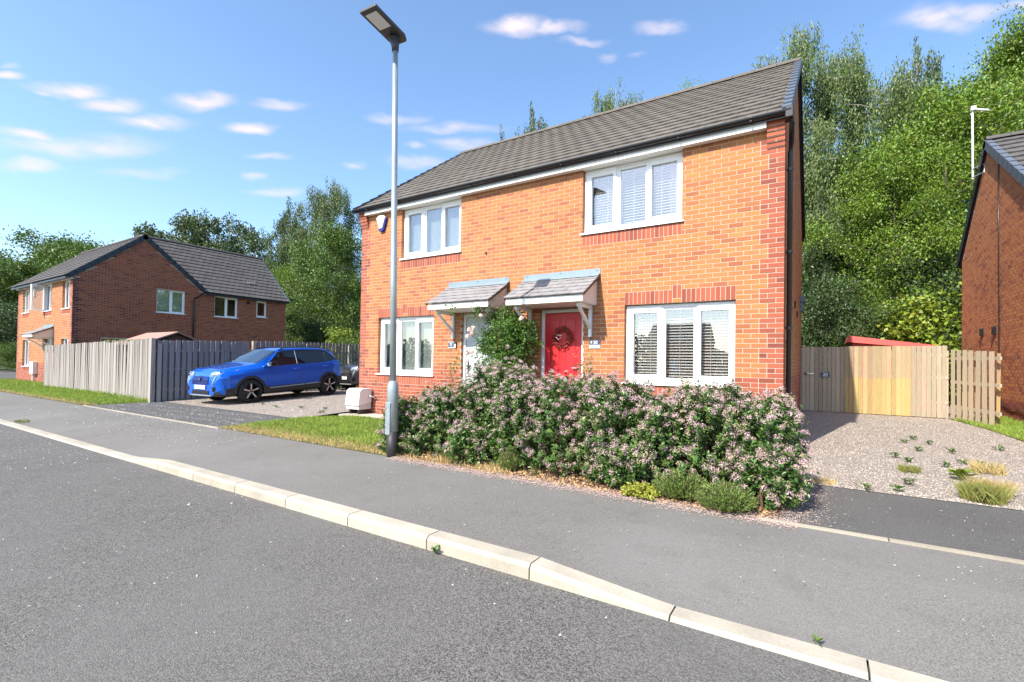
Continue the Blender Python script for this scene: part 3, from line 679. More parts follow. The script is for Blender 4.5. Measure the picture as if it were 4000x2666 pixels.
# ------------------------------------------------------------------ the pair of semi-detached houses
HW, HD = 9.44, 7.54; ZC = 1.14
house = thing('semi_detached_house', (HW/2, HD/2, 0), 'pair of orange brick houses with a red and a pale grey front door', 'house')
F0 = FR((0, 0, 0), (1, 0)); FS = FR((HW, 0, 0), (0, 1))
EAVE, RIDGE_Z = 5.03, 7.98
OP = [(.665, 2.475, .99, 2.34), (6.965, 8.775, .99, 2.34), (1.405, 3.215, 3.69, 4.89), (6.125, 7.935, 3.69, 4.89), (3.28, 4.20, .15, 2.34), (5.245, 6.165, .15, 2.34)]
SOL = [(.665, 2.475, 2.34, 2.565, 'key'), (6.965, 8.775, 2.34, 2.565, 'key'), (.665, 2.475, .765, .99, 'red'), (6.965, 8.775, .765, .99, 'red'),
       (1.405, 3.215, 3.465, 3.69, 'red'), (6.125, 7.935, 3.465, 3.69, 'red'), (3.20, 4.28, 2.34, 2.565, 'red'), (5.165, 6.245, 2.34, 2.565, 'red')]
def cls_front(c, a, b):
    if c < 0: return 'brick_red'
    q = .225 if (c % 6) < 3 else .3375
    if b < q+.01 or a > HW-q-.01: return 'brick_red'
    return 'brick_orange'
fw_ = brick_wall(house, 'front_wall', F0, HW, ZC, -15, 50, OP, SOL, cls_front, nsingle=300, minz=1.25, quoin='lr', base=-.1)
def cls_side(c, a, b):
    if c < 0: return 'brick_red'
    q = .225 if (c % 6) >= 3 else .3375
    return 'brick_red' if b < q+.01 else 'brick_orange'
gtop = lambda u: 5.0 + min(u+.15, HD-u+.15)*(RIDGE_Z-EAVE-.02)/(HD/2+.2)
sw_ = brick_wall(house, 'side_wall', FS, HD, ZC, -15, 50, (), (), cls_side, top=gtop, quoin='l', base=-.1, poly_top=[(0, 4.89), (HD, 4.89), (HD, 5.12), (HD/2, 7.9), (0, 5.12)], seed=5)
# left gable, back wall and interior (plain, out of sight)
m = MB(); FL = FR((0, HD, 0), (0, -1)); FB = FR((HW, HD, 0), (-1, 0))
m.poly([FL.p(0, 0, -.1), FL.p(HD, 0, -.1), FL.p(HD, 0, 5.1), FL.p(HD/2, 0, 7.9), FL.p(0, 0, 5.1)]); m.build('gable_wall', 'brick_red', house)
m = MB(); m.poly([FB.p(0, 0, -.1), FB.p(HW, 0, -.1), FB.p(HW, 0, 5.1), FB.p(0, 0, 5.1)]); m.build('back_wall', 'brick_orange', house)
m = MB(); m.box(.31, HW-.31, .32, HD-.1, 2.46, 2.64); m.box(.31, HW-.31, .32, HD-.1, 4.95, 5.0); m.box(.31, HW-.31, .32, HD-.1, .02, .12)
m.box(HW/2-.1, HW/2+.1, .32, HD-.1, .13, 4.94); m.box(.31, HW-.31, 3.6, 3.7, .13, 2.45); m.box(.31, HW-.31, 3.6, 3.7, 2.65, 4.94)
for x in (2.9, 6.5): m.box(x-.05, x+.05, .32, 3.6, .13, 2.45)
m.build('interior', 'room', house)
# windows
def lights3(u0, z0, z1, d=0):
    return [(u0+.140, u0+.565, z0+.155, z1-.135, True), (u0+.700, u0+1.158, z0+.105, z1-.095, False), (u0+1.275, u0+1.705, z0+.155, z1-.135, True)]
for (u0, z0, z1, kind) in ((.665, .99, 2.335, 'fine'), (6.965, .99, 2.335, 'wide'), (1.405, 3.69, 4.875, 'fine'), (6.125, 3.69, 4.875, 'wide')):
    w = window(house, F0, u0, u0+1.81, z0, z1, lights3(u0, z0, z1))
    if kind == 'wide':
        slats(w, F0, u0+.08, u0+1.74, z0+.06, z1-.06, .0485, -.24, .050, -.50)
        if z0 > 3: curtain(w, F0, u0+.12, u0+.62, z0+.05, z1-.02, -.36); curtain(w, F0, u0+1.5, u0+1.75, z0+.05, z1-.02, -.36, 5)
        else: curtain(w, F0, u0+.10, u0+.5, z0+.05, z1-.02, -.40, 7); curtain(w, F0, u0+1.46, u0+1.75, z0+.05, z1-.02, -.40, 6)
    else: slats(w, F0, u0+.13, u0+1.70, z0+.06, z1-.06, .0245, -.22, .025, -.95, 'blind_grey', True)
# doors, canopies, plates
door(house, F0, 3.28, 4.20, .15, 2.335, 'door_grey', 'pale grey panelled front door behind the rose', 'r')
dr = door(house, F0, 5.245, 6.165, .15, 2.335, 'door_red', 'red panelled front door', 'l')
canopy(house, F0, 2.905, 4.516, 3.035, 2.375, .665); canopy(house, F0, 4.866, 6.496, 3.035, 2.375, .665)
for (u0, u1) in ((3.2, 4.28), (5.165, 6.245)):
    q = MB(); F0.box(q, u0, u1, -.6, -.02, -.05, .145); F0.box(q, u0+.04, u1-.04, .0, .28, -.05, .11); q.build('door_step', 'slab', house)
q = MB(); F0.box(q, 6.305, 6.515, .006, .016, 1.655, 1.745); p = q.build('house_number_plate', 'slate', house)
F0.text('number', '20', .085, 6.425, .017, 1.695, 'white_print', p)
q = MB()
for a in range(5):   # the little sprig emblem beside the number
    t = a*1.25; cx, cz = 6.345+.012*math.cos(t), 1.70+.016*math.sin(t)
    q.poly([F0.p(cx-.007, .0175, cz-.004), F0.p(cx+.007, .0175, cz-.005), F0.p(cx+.009, .0175, cz+.006), F0.p(cx-.005, .0175, cz+.008)])
q.build('emblem', 'white_print', p)
q = MB(); F0.box(q, 6.307, 6.513, .006, .015, 1.592, 1.6545); p2 = q.build('house_number_plate', 'grey_print', house); F0.text('street_name', 'Bowling Gardens', .026, 6.41, .016, 1.632, 'white_print', p2)
q = MB(); F0.box(q, 2.925, 3.095, .006, .014, 1.605, 1.735); p = q.build('house_number_plate', 'grey_print', house)
q = MB(); F0.box(q, 2.933, 3.087, .0145, .018, 1.63, 1.727); q.build('plate_face', 'slate', p); F0.text('number', '22', .082, 3.01, .0185, 1.682, 'white_print', p)
q = MB(); F0.box(q, 3.115, 3.165, .004, .03, 1.60, 1.74); p = q.build('doorbell', 'black_plastic', house, bevel=.004); q = MB(); F0.box(q, 3.12, 3.16, .031, .034, 1.605, 1.69); q.build('doorbell_button', 'grey_print', p)
# alarm box
q = MB(); pts = [(.60, 4.76), (.67, 4.815), (.83, 4.815), (.90, 4.76), (.80, 4.50), (.70, 4.50)]
q.prism([F0.p(u, .075, z) for u, z in pts], -F0.N*.07); al = q.build('alarm_box', 'alarm', house, bevel=.006); F0.text('alarm_lettering', 'argus', .055, .75, .0765, 4.735, 'grey_print', al)
q = MB(); q.prism([F0.p(u, .06, z) for u, z in [(.70, 4.494), (.80, 4.494), (.91, 4.75), (.93, 4.74), (.835, 4.455), (.80, 4.43), (.70, 4.43), (.665, 4.49)]], -F0.N*.056); q.build('alarm_lens', 'alarm_blue', al)
# eaves: soffit, fascia, gutter, corbels
q = MB(); q.box(.245, 9.195, -.115, .10, 4.876, 4.886); q.build('soffit', 'white_board', house)
q = MB(); q.box(.245, 9.195, -.135, -.1155, 4.868, 5.012); q.build('fascia', 'white_board', house)
g_ = gutter(house, F0, -.10, 9.53, .185, 5.028, nb=9)
for side in (0, 1):
    for i in range(6):
        z = 4.595+i*.075; x0, x1 = ((-.002, .243) if side == 0 else (9.197, 9.442)); d = .022*(i+1)
        for (a, b) in (((x0, x1),) if i % 2 == 0 else ((x0, (x0+x1)/2-.005), ((x0+x1)/2+.005, x1))):
            q = MB(); q.box(a, b, -d, .0, z+.005, z+.07); q.build('corbel_brick', 'brick_red', fw_)
        q = MB(); q.box(x0+.006, x1-.006, -d+.008, .0, z-.004, z+.0745); q.build('corbel_mortar', 'mortar', fw_)
# roof
ang = math.atan2(RIDGE_Z-EAVE, HD/2+.17); slope = Vector((0, math.cos(ang), math.sin(ang)))
q = MB(); q.prism([(-.05, -.17, EAVE-.03), (-.05, HD/2, RIDGE_Z-.045), (-.05, HD+.17, EAVE-.03), (-.05, HD+.17, EAVE-.09), (-.05, HD/2, RIDGE_Z-.13), (-.05, -.17, EAVE-.09)], (HW+.10, 0, 0))
roof = q.build('roof', 'black_plastic', house)
LS = math.hypot(RIDGE_Z-EAVE, HD/2+.17); LS2 = LS+.02
tile_field(roof, (-.06, -.205, EAVE-.022), (1, 0, 0), slope, HW+.12, 16, LS2/16, .2988, 'tile', 300)
tile_field(roof, (HW+.06, HD+.205, EAVE-.022), (-1, 0, 0), (0, -slope.y, slope.z), HW+.12, 16, LS2/16, .2988, 'tile', 0)
ridge(roof, (-.05, HD/2, RIDGE_Z+.03), (HW+.06, HD/2, RIDGE_Z+.03))
verge_caps(roof, (HW+.065, -.2, EAVE), (HW+.065, HD/2, RIDGE_Z+.0), (1, 0, 0), 16, 'verge'); verge_caps(roof, (HW+.065, HD+.2, EAVE), (HW+.065, HD/2, RIDGE_Z), (1, 0, 0), 16, 'verge_dark')
verge_caps(roof, (-.065, -.2, EAVE), (-.065, HD/2, RIDGE_Z), (-1, 0, 0), 16, 'verge_dark')
# rainwater pipe on the side wall
q = MB(); q.tube([(9.50, -.16, 4.99), (9.535, -.12, 4.86), (9.515, .12, 4.66), (9.50, .20, 4.56), (9.50, .20, .05)], .036, 12); dp = q.build('downpipe', 'black_plastic', house, True)
q = MB(); q.box(9.445, 9.56, -.24, -.05, 4.90, 5.075); q.build('gutter_outlet', 'black_plastic', dp, bevel=.015)
for z in (4.3, 3.05, 1.9, .8):
    q = MB(); q.tube([(9.50, .20, z-.02), (9.50, .20, z+.02)], .043, 12); q.box(9.445, 9.50, .19, .21, z-.012, z+.012); q.build('pipe_clip', 'black_plastic', dp)
q = MB(); q.box(9.443, 9.475, .62, .68, .15, 1.30); q.build('cable_cover', 'white_board', house)
q = MB(); q.box(9.443, 9.56, 6.2, 6.75, 3.02, 3.16); q.box(9.443, 9.52, 6.25, 6.7, 2.78, 3.02); q.build('wall_vent_hood', 'verge', house)
for y, z in ((3.2, 2.55), (4.3, 2.45)):
    q = MB(); q.box(9.443, 9.47, y, y+.22, z, z+.12); q.build('air_vent', 'black_plastic', house)
q = MB(); F0.box(q, 3.905, 3.93, .004, .03, 3.56, 3.60); q.build('wall_bracket', 'steel_dark', house)

# ------------------------------------------------------------------ the house across the fence on the left
SX = -17.83
lh = thing('detached_house', (-22, 2, 0), 'brick house with L-shaped grey roof behind the grey board fence on the left', 'house')
FG = FR((SX, -.75, 0), (0, 1)); FF = FR((-25.9, -.75, 0), (1, 0))
GW = 4.92; EZ, AZ = 4.72, 6.98
gt2 = lambda u: EZ+.02+min(u, GW-u)*(AZ-EZ)/(GW/2) if u < GW else EZ-.02
wins_g = [(2.97, 4.17, 3.47, 4.64), (5.50, 6.67, 3.49, 4.60), (7.65, 8.24, 3.66, 4.60), (.95, 2.9, .9, 2.15), (5.55, 6.75, .9, 2.15)]
sol_g = [(2.97, 4.17, 3.245, 3.47, 'plain'), (5.50, 6.67, 3.265, 3.49, 'plain'), (7.65, 8.24, 3.435, 3.66, 'plain'), (2.97, 4.17, 4.64, 4.84, 'plain'), (.95, 2.9, 2.15, 2.375, 'plain')]
LG = 9.35
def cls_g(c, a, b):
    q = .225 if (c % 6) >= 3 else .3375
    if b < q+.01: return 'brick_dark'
    return 'brick_orange_shaded' if c >= 0 else 'brick_red2'
MT['brick_dark'] = mk('dark_quoin_brick', (.12, .03, .025), .88, rand=.5, noise=(50, .15))
MT['brick_red2'] = mk('plinth_brick', (.28, .075, .04), .88, rand=.3, noise=(50, .15))
brick_wall(lh, 'side_wall', FG, LG, .94, -13, 49, [w_ for w_ in wins_g], sol_g, cls_g, top=gt2, mortar='mortar_grey', base=-.2, seed=8, mats=['brick_orange_shaded', 'brick_red2'],
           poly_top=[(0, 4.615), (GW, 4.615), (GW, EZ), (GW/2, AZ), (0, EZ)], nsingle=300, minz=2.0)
wins_f = [(.79, 1.84, 3.40, 4.60), (4.1, 5.3, 3.36, 4.62), (6.78, 7.75, 3.36, 4.62), (1.0, 2.1, .72, 2.04), (6.80, 7.75, .72, 2.04), (4.55, 5.50, .05, 2.05)]
sol_f = [(a, b, c-.225, c, 'plain') for a, b, c, d in wins_f[:5]]
def cls_f(c, a, b):
    q = .225 if (c % 6) < 3 else .3375
    if c < 0 or b < q+.01 or a > 8.07-q-.01: return 'brick_red'
    return 'brick_orange'
brick_wall(lh, 'front_wall', FF, 8.07, .94, -13, 49, wins_f, sol_f, cls_f, base=-.2, seed=9, mats=['brick_orange', 'brick_red'])
m = MB(); m.poly([(-25.9, 8.6, -.2), (-25.9, -.75, -.2), (-25.9, -.75, EZ), (-25.9, 1.71, AZ), (-25.9, 4.17, EZ), (-25.9, 8.6, EZ)]); m.poly([(SX, 8.6, -.2), (-25.9, 8.6, -.2), (-25.9, 8.6, EZ), (-20.8, 8.6, 7.6), (SX, 8.6, EZ)]); m.build('back_wall', 'brick_brown', lh)
m = MB(); m.box(-25.6, SX-.31, -.4, 8.3, 2.5, 2.7); m.box(-25.6, SX-1.6, 1.6, 1.7, -.1, 4.6); m.box(-21.5, -21.4, -.4, 8.3, -.1, 4.6); m.build('interior', 'room', lh)
def lights2(u0, u1, z0, z1):
    c = (u0+u1)/2; return [(u0+.06, c-.04, z0+.06, z1-.06, False), (c+.07, u1-.10, z0+.10, z1-.10, True)]
for i, (a, b, c, d) in enumerate(wins_g):
    if i == 2: window(lh, FG, a, b, c, d, [(a+.09, b-.09, c+.1, d-.1, True)], glass='glass_dark')
    else:
        w = window(lh, FG, a, b, c, d, lights2(a, b, c, d), glass='glass_dark' if i == 1 else 'glass')
        if i in (0, 3):
            q = MB(); FG.box(q, a+.04, b-.04, -.26, -.25, c+.04, d-.04); q.build('roller_blind', 'frost', w)
for i, (a, b, c, d) in enumerate(wins_f[:5]):
    w = window(lh, FF, a, b, c, d, lights2(a, b, c, d))
    if i == 1:   # one casement stands open
        q = MB(); L = .55
        fr2 = FR(FF.p(a+.02, -.06, 0), (FF.U*.35+FF.N*.94)[:2])
        fr2.box(q, 0, L, -.03, .03, c+.03, c+.10); fr2.box(q, 0, L, -.03, .03, d-.10, d-.03); fr2.box(q, 0, .07, -.03, .03, c+.10, d-.10); fr2.box(q, L-.07, L, -.03, .03, c+.10, d-.10); q.build('open_casement', 'upvc', w)
        q = MB(); fr2.box(q, .066, L-.066, -.004, .004, c+.096, d-.096); q.build('open_pane', 'glass', w)
canopy(lh, FF, 4.2, 5.75, 2.72, 2.12, .68, (5, 4)); door(lh, FF, 4.55, 5.50, .05, 2.05, 'door_grey', 'front door under the canopy', 'r')
q = MB(); FF.box(q, 3.05, 3.55, .0, .17, .38, .98); q.build('meter_box', 'cabinet', lh, bevel=.01); q = MB(); q.tube([FF.p(3.2, .08, -.1), FF.p(3.2, .08, .38)], .03, 8); q.build('meter_pipe', 'cabinet', lh)
q = MB(); FF.box(q, 2.7, 2.95, .0, .08, 4.15, 4.5); q.build('alarm_box', 'alarm', lh, bevel=.01)
q = MB(); FF.box(q, -.1, 8.1, .02, .06, EZ-.1, EZ+.06); FF.box(q, -.1, 8.1, -.05, .02, EZ-.1, EZ-.08); q.build('fascia', 'white_board', lh)
gutter(lh, FF, -.15, 8.2, .12, EZ+.06, nb=8)
q = MB(); FG.box(q, GW, LG, .02, .06, EZ-.10, EZ+.04); q.build('fascia', 'white_board', lh); gutter(lh, FG, GW, LG+.1, .12, EZ+.05, nb=4)
# roofs: front block ridge along X, wing ridge along Y
def gable_roof(root, prof, sweep, mat, name='roof'):
    q = MB(); q.prism(prof, sweep); return q.build(name, mat, root)
r1 = gable_roof(lh, [(-26.05, -1.0, EZ-.02), (-26.05, 1.71, AZ+.06), (-26.05, 4.4, EZ-.02), (-26.05, 4.4, EZ-.1), (-26.05, 1.71, AZ-.03), (-26.05, -1.0, EZ-.1)], (26.05+SX+.02, 0, 0), 'verge_dark')
sa = Vector((0, 2.71, AZ+.08-EZ)).normalized(); l1 = math.hypot(2.71, AZ+.08-EZ)
tile_field(r1, (-26.07, -1.03, EZ+.0), (1, 0, 0), sa, 26.07+SX+.04, 11, l1/11, .30, 'tile_grey', 300, thick=.03, lift=.04)
tile_field(r1, (SX+.04, 4.45, EZ), (-1, 0, 0), (0, -sa.y, sa.z), 26.07+SX+.04, 11, l1/11, .30, 'tile_grey', 0, thick=.03, lift=.04)
ridge(r1, (-26.05, 1.71, AZ+.13), (SX+.05, 1.71, AZ+.13), 'tile_grey')
for s, y in ((1, -.98), (-1, 4.40)): verge_caps(r1, (SX+.05, y, EZ+.02), (SX+.05, 1.71, AZ+.10), (1, 0, 0), 11, 'verge_dark', h=.2)
WR, WZ = -20.85, 7.62
r2 = gable_roof(lh, [(SX+.17, 4.3, EZ-.04), (WR, 4.3, WZ), (-23.9, 4.3, EZ-.04), (-23.9, 4.3, EZ-.12), (WR, 4.3, WZ-.09), (SX+.17, 4.3, EZ-.12)], (0, 8.68-4.3, 0), 'verge_dark', 'wing_roof')
sb = Vector((WR-SX-.2, 0, WZ+.03-EZ)).normalized(); l2 = math.hypot(WR-SX-.2, WZ+.03-EZ)
def clipw(u, v):   # valley against the front block
    y = 8.72-u; z = EZ+v*sb.z; x = SX+.2+v*sb.x
    zf = AZ+.08-abs(y-1.71)*(AZ+.08-EZ)/2.71
    return y > 4.35 or z > zf+.02
tile_field(r2, (SX+.2, 8.72, EZ-.01), (0, -1, 0), sb, 6.4, 14, l2/14, .30, 'tile_grey', 200, clip=clipw, thick=.03, lift=.04)
ridge(r2, (WR, 2.6, WZ+.05), (WR, 8.72, WZ+.05), 'tile_grey')
verge_caps(r2, (SX+.2, 8.72, EZ), (WR, 8.72, WZ), (0, 1, 0), 14, 'verge')
q = MB(); q.tube([FG.p(GW+.06, .12, EZ+.0), FG.p(GW-.2, .10, EZ-.28), FG.p(GW-.36, .06, EZ-.36), FG.p(GW-.4, .06, EZ-.5), FG.p(GW-.4, .06, 0)], .04, 10); q.build('downpipe', 'black_plastic', lh, True)
q = MB(); FG.box(q, 7.1, 7.25, .0, .05, 4.35, 4.5); q.build('air_vent', 'black_plastic', lh)
q = MB(); FG.box(q, 7.95, 8.05, .0, .14, 1.95, 2.1); FG.box(q, 7.93, 8.07, .1, .16, 2.08, 2.13); q.build('wall_lamp', 'steel_dark', lh)
q = MB()
for k in range(4): q.box(SX-.78, SX-.70, 6.75+k*.13, 6.83+k*.13, EZ+.985, EZ+1.0)
q.build('vent_tile', 'white_board', r2)

# ------------------------------------------------------------------ the house on the right edge
rh = thing('end_house', (16, 7.5, 0), 'brown brick gable end of a house at the right edge of the picture', 'house')
RX = 13.52; FRR = FR((RX, 10.5, 0), (0, -1)); RL = 6.0
APY, APZ, REZ = 8.0, 6.98, 4.55
def gt3(u):
    y = 10.5-u
    return APZ-(y-APY)*(APZ-REZ)/(10.5-APY) if y > APY else APZ-(APY-y)*(APZ-REZ)/(APY-4.5)
brick_wall(rh, 'gable_wall', FRR, RL, .50, -8, 54, (), (), lambda c, a, b: 'brick_brown' if c >= 2 else 'brick_red2', top=gt3, mortar='mortar', base=-.2, seed=11, mats=['brick_brown'], nsingle=300, minz=.3,
           poly_top=[(0, REZ), (RL, REZ), (10.5-APY, APZ)])
m = MB(); m.poly([(RX+7, 4.5, -.2), (RX, 4.5, -.2), (RX, 4.5, REZ), (RX+7, 4.5, REZ)]); m.poly([(RX, 10.5, -.2), (RX+7, 10.5, -.2), (RX+7, 10.5, REZ), (RX, 10.5, REZ)]); m.poly([(RX+7, 4.5, -.2), (RX+7, 10.5, -.2), (RX+7, 10.5, REZ), (RX+7, APY, APZ), (RX+7, 4.5, REZ)]); m.build('back_wall', 'brick_brown', rh)
r3 = gable_roof(rh, [(RX-.03, 4.25, REZ-.12), (RX-.03, APY, APZ+.08), (RX-.03, 10.75, REZ-.12), (RX-.03, 10.75, REZ-.2), (RX-.03, APY, APZ-.02), (RX-.03, 4.25, REZ-.2)], (7.1, 0, 0), 'verge_dark')
sf = Vector((0, APY-4.2, APZ+.1-REZ+.12)); tile_field(r3, (RX-.06, 4.2, REZ-.12), (1, 0, 0), sf, 7.1, 13, sf.length/13, .30, 'tile_grey', 120, thick=.03, lift=.045)
sf2 = Vector((0, APY-10.8, APZ+.1-REZ+.12)); tile_field(r3, (RX+7.04, 10.8, REZ-.12), (-1, 0, 0), sf2, 7.1, 10, sf2.length/10, .30, 'tile_grey', 0, thick=.03, lift=.045)
ridge(r3, (RX-.06, APY, APZ+.16), (RX+7.1, APY, APZ+.16), 'tile_grey')
verge_caps(r3, (RX-.06, 4.2, REZ-.10), (RX-.06, APY, APZ+.10), (-1, 0, 0), 13, 'verge', h=.2); verge_caps(r3, (RX-.06, 10.8, REZ-.10), (RX-.06, APY, APZ+.10), (-1, 0, 0), 10, 'verge_dark', h=.2)
for y, z in ((8.35, 2.28), (7.35, 2.26)):
    q = MB(); q.box(RX-.07, RX-.002, y, y+.09, z-.10, z+.10); q.build('flue_terminal', 'black_plastic', rh, bevel=.01)
q = MB(); ypts = [(7.13, APZ-.6), (7.12, 4.2), (7.08, 2.2), (7.05, .72), (6.95, .56), (6.6, .52), (6.2, .46), (5.9, .50), (5.3, .42), (4.6, .42)]
q.tube([(RX-.02, y, z) for y, z in ypts], .011, 6); q.build('cable', 'black_plastic', rh, True)
# television aerial on the gable
ta = thing('tv_aerial', (RX-.12, 8.3, 6.1), 'white television aerial mast fixed to the gable of the right-hand house', 'aerial')
q = MB(); q.tube([(RX-.16, 8.62, 6.35), (RX-.16, 8.68, 8.28)], .022, 8); q.build('mast', 'upvc', ta)
q = MB(); q.tube([(RX-.18, 8.65, 8.24), (RX+.20, 8.87, 8.22)], .028, 8); q.box(RX-.2, RX-.1, 8.6, 8.72, 8.2, 8.3); q.build('antenna', 'upvc', ta)
q = MB(); q.tube([(RX-.18, 8.64, 6.62), (RX-.005, 8.3, 6.62), (RX-.005, 8.3, 6.4), (RX-.18, 8.64, 6.4)], .016, 6); q.build('wall_bracket', 'galv', ta)

# ------------------------------------------------------------------ unseen houses added behind the camera for the windows to mirror
for k, (x0, lb) in enumerate(((-52.0, 'unseen brick house added far across the road, leftmost of three for the window reflections'), (-33, 'unseen brick house added far across the road, middle of three for the window reflections'), (-14.0, 'unseen brick house added far across the road, rightmost of three for the window reflections'))):
    oh = thing('added_reflection_house', (x0+4, -69, 0), lb, 'house', 'houses added for the window reflections'); FO = FR((x0+9, -65, 0), (-1, 0))
    ow = [(1.0, 2.8, 1.0, 2.3), (6.2, 8.0, 1.0, 2.3), (1.2, 2.8, 3.6, 4.7), (6.2, 7.8, 3.6, 4.7)]
    m = MB(); FO.box(m, 0, 9, -7.5, 0, -.1, 5.0); m.prism([FO.p(0, 0, 5.0), FO.p(0, -7.5, 5.0), FO.p(0, -3.75, 7.8)], FO.U*9); m.build('wall', 'brick_brown', oh)
    q = MB(); q.prism([FO.p(-.1, .25, 4.95), FO.p(-.1, -3.75, 7.98), FO.p(-.1, -7.75, 4.95), FO.p(-.1, -7.75, 4.85), FO.p(-.1, -3.75, 7.85), FO.p(-.1, .25, 4.85)], FO.U*9.2); q.build('roof', 'tile_grey', oh)
    for (a, b, z0, z1) in ow:
        q = MB(); FO.box(q, a, b, .001, .05, z0, z1); w = q.build('window', 'upvc', oh); q = MB(); FO.box(q, a+.1, b-.1, .051, .055, z0+.1, z1-.1); q.build('pane', 'car_glass', w)
    q = MB(); FO.box(q, 4.0, 5.0, .001, .05, 0, 2.1); q.build('door', 'door_grey', oh)

# ------------------------------------------------------------------ street lamp
lp = thing('street_lamp', (4.82, -3.22, 0), 'galvanised street lamp post with flat grey lamp head at the edge of the lawn', 'street lamp')
bx, by, tx = 4.845, -3.22, 4.735
def px(z): return bx+(tx-bx)*z/5.85
q = MB(); q.tube([(px(z), by, z) for z in (-.1, .34)], .076, 20); q.build('painted_base', 'cladding', lp, True)
q = MB(); zz = (.34, .94, .985, 1.02, 1.035); q.tube([(px(z), by, z) for z in zz], [.0755, .0755, .070, .056, .046], 20); q.build('base_column', 'galv', lp, True)
q = MB(); zz = (1.03, 2.5, 4.2, 5.72); q.tube([(px(z), by, z) for z in zz], [.044, .042, .039, .036], 16); q.build('pole', 'galv', lp, True)
q = MB(); q.box(px(.6)-.055, px(.6)+.035, by-.084, by-.062, .30, .74); dd = q.build('access_door', 'galv', lp, bevel=.006); q = MB(); q.tube([(px(.66)-.04, by-.090, .66), (px(.66)-.04, by-.080, .66)], .007, 8); q.build('door_lock', 'steel_dark', dd)
q = MB(); q.tube([(tx, by, 5.66), (tx, by, 5.72), (tx, by-.02, 5.84)], [.046, .050, .075], 12); q.build('bracket', 'lamp_grey', lp, True)
hm = Matrix.Translation((tx-.01, by+.02, 5.86)) @ Matrix.Rotation(R(3), 4, 'Z') @ Matrix.Rotation(R(-7), 4, 'X')
def hb(mb, pts, z0, z1):
    a = [tuple(hm @ Vector((x, y, z0))) for x, y in pts]; b = [tuple(hm @ Vector((x, y, z1))) for x, y in pts]
    n = len(pts); k = len(mb.v); mb.v += a+b; mb.f += [tuple(k+i for i in range(n-1, -1, -1)), tuple(k+n+i for i in range(n))] + [(k+i, k+(i+1) % n, k+n+(i+1) % n, k+n+i) for i in range(n)]; return mb
q = MB(); hb(q, [(-.145, -.52), (.145, -.52), (.145, .02), (.10, .10), (-.10, .10), (-.145, .02)], 0, .045); hd = q.build('lamp_head', 'lamp_grey', lp, bevel=.008)
q = MB(); hb(q, [(-.10, -.46), (.10, -.46), (.10, -.20), (-.10, -.20)], -.006, -.001); q.build('lens', 'lamp_lens', hd)
q = MB()
for i in range(5): hb(q, [(-.09+i*.045, -.40), (-.075+i*.045, -.40), (-.075+i*.045, 0), (-.09+i*.045, 0)], .046, .058)
q.build('cooling_fins', 'lamp_grey', hd)

# ------------------------------------------------------------------ meter cabinet at the corner
mc = thing('meter_cabinet', (.30, -.25, 0), 'white sloping-front gas meter cabinet at the left corner of the main house', 'cabinet')
q = MB(); q.prism([(.06, -.40, .13), (.06, -.40, .235), (.06, -.41, .25), (.06, -.36, .56), (.06, -.30, .60), (.06, -.04, .60), (.06, -.04, .13)], (.46, 0, 0)); cb = q.build('body', 'cabinet_base', mc, bevel=.012)
q = MB(); q.prism([(.045, -.43, .225), (.045, -.385, .575), (.045, -.31, .625), (.045, -.05, .625), (.045, -.05, .605), (.045, -.31, .604), (.045, -.37, .562), (.045, -.415, .222)], (.49, 0, 0)); q.build('lid', 'cabinet', mc, bevel=.010)
for y0 in ((.05, .052), (.518, .52)):
    q = MB(); q.prism([(y0[0], -.412, .235), (y0[0], -.37, .56), (y0[0], -.30, .60), (y0[0], -.05, .60), (y0[0], -.05, .30)], (.012, 0, 0)); q.build('side_panel', 'cabinet', mc)
for x in (.12, .42):
    q = MB(); q.box(x, x+.06, -.36, -.10, 0, .13); q.build('foot', 'steel_dark', mc)
q = MB(); q.tube([(.53, -.12, .44), (.60, -.12, .44), (.63, -.06, .43), (.63, .02, .42)], .022, 8); q.build('gas_pipe', 'chrome', mc, True)

# ------------------------------------------------------------------ fences and gates
def board_mesh(w, h, t, taper=.4, dog=0):
    m = MB(); a = w/2
    if dog: m.prism([(-a, 0, 0), (a, 0, 0), (a, 0, h-dog), (a-dog, 0, h), (-a+dog, 0, h), (-a, 0, h-dog)], (0, t, 0))
    else: m.hexa([(-a, 0, 0), (a, t*taper, 0), (a, t, 0), (-a, t, 0), (-a, 0, h), (a, t*taper, h), (a, t, h), (-a, t, h)])
    me = bpy.data.meshes.new('board'); me.from_pydata(m.v, [], m.f); me.update(); return me
def run(root, P, Q, pitch, w, h0, h1, mat, seed, z0=lambda x, y: 0., t=.018, jit=.012, lean=.008, gap=None, name='board', tilt=.0, taper=.4, side=0., yoff=0.):
    P, Q = Vector(P), Vector(Q); d = Q-P; L = d.length; d.normalize(); nrm = Vector((d.y, -d.x)); ang = math.atan2(d.y, d.x); rng = random.Random(seed); n = int(L/pitch)
    me = board_mesh(w, 1.0, t, taper); me.materials.append(MT[mat] if isinstance(mat, str) else mat(0))
    for i in range(n+1):
        if gap and gap(i): continue
        p = P+d*(i*pitch)+nrm*side; h = h0+(h1-h0)*i/max(1, n)+rng.uniform(-jit, jit)
        o = bpy.data.objects.new(name, me); zb = z0(p.x, p.y)
        o.location = (p.x+rng.uniform(-.003, .003), p.y+rng.uniform(-.003, .003), zb+.02+yoff); o.scale = (rng.uniform(.95, 1.03), 1, h-.02)
        o.rotation_euler = (rng.uniform(-lean, lean), rng.uniform(-lean, lean), ang+tilt+rng.uniform(-.03, .03))
        link(o, root)
    return P, Q, d, nrm
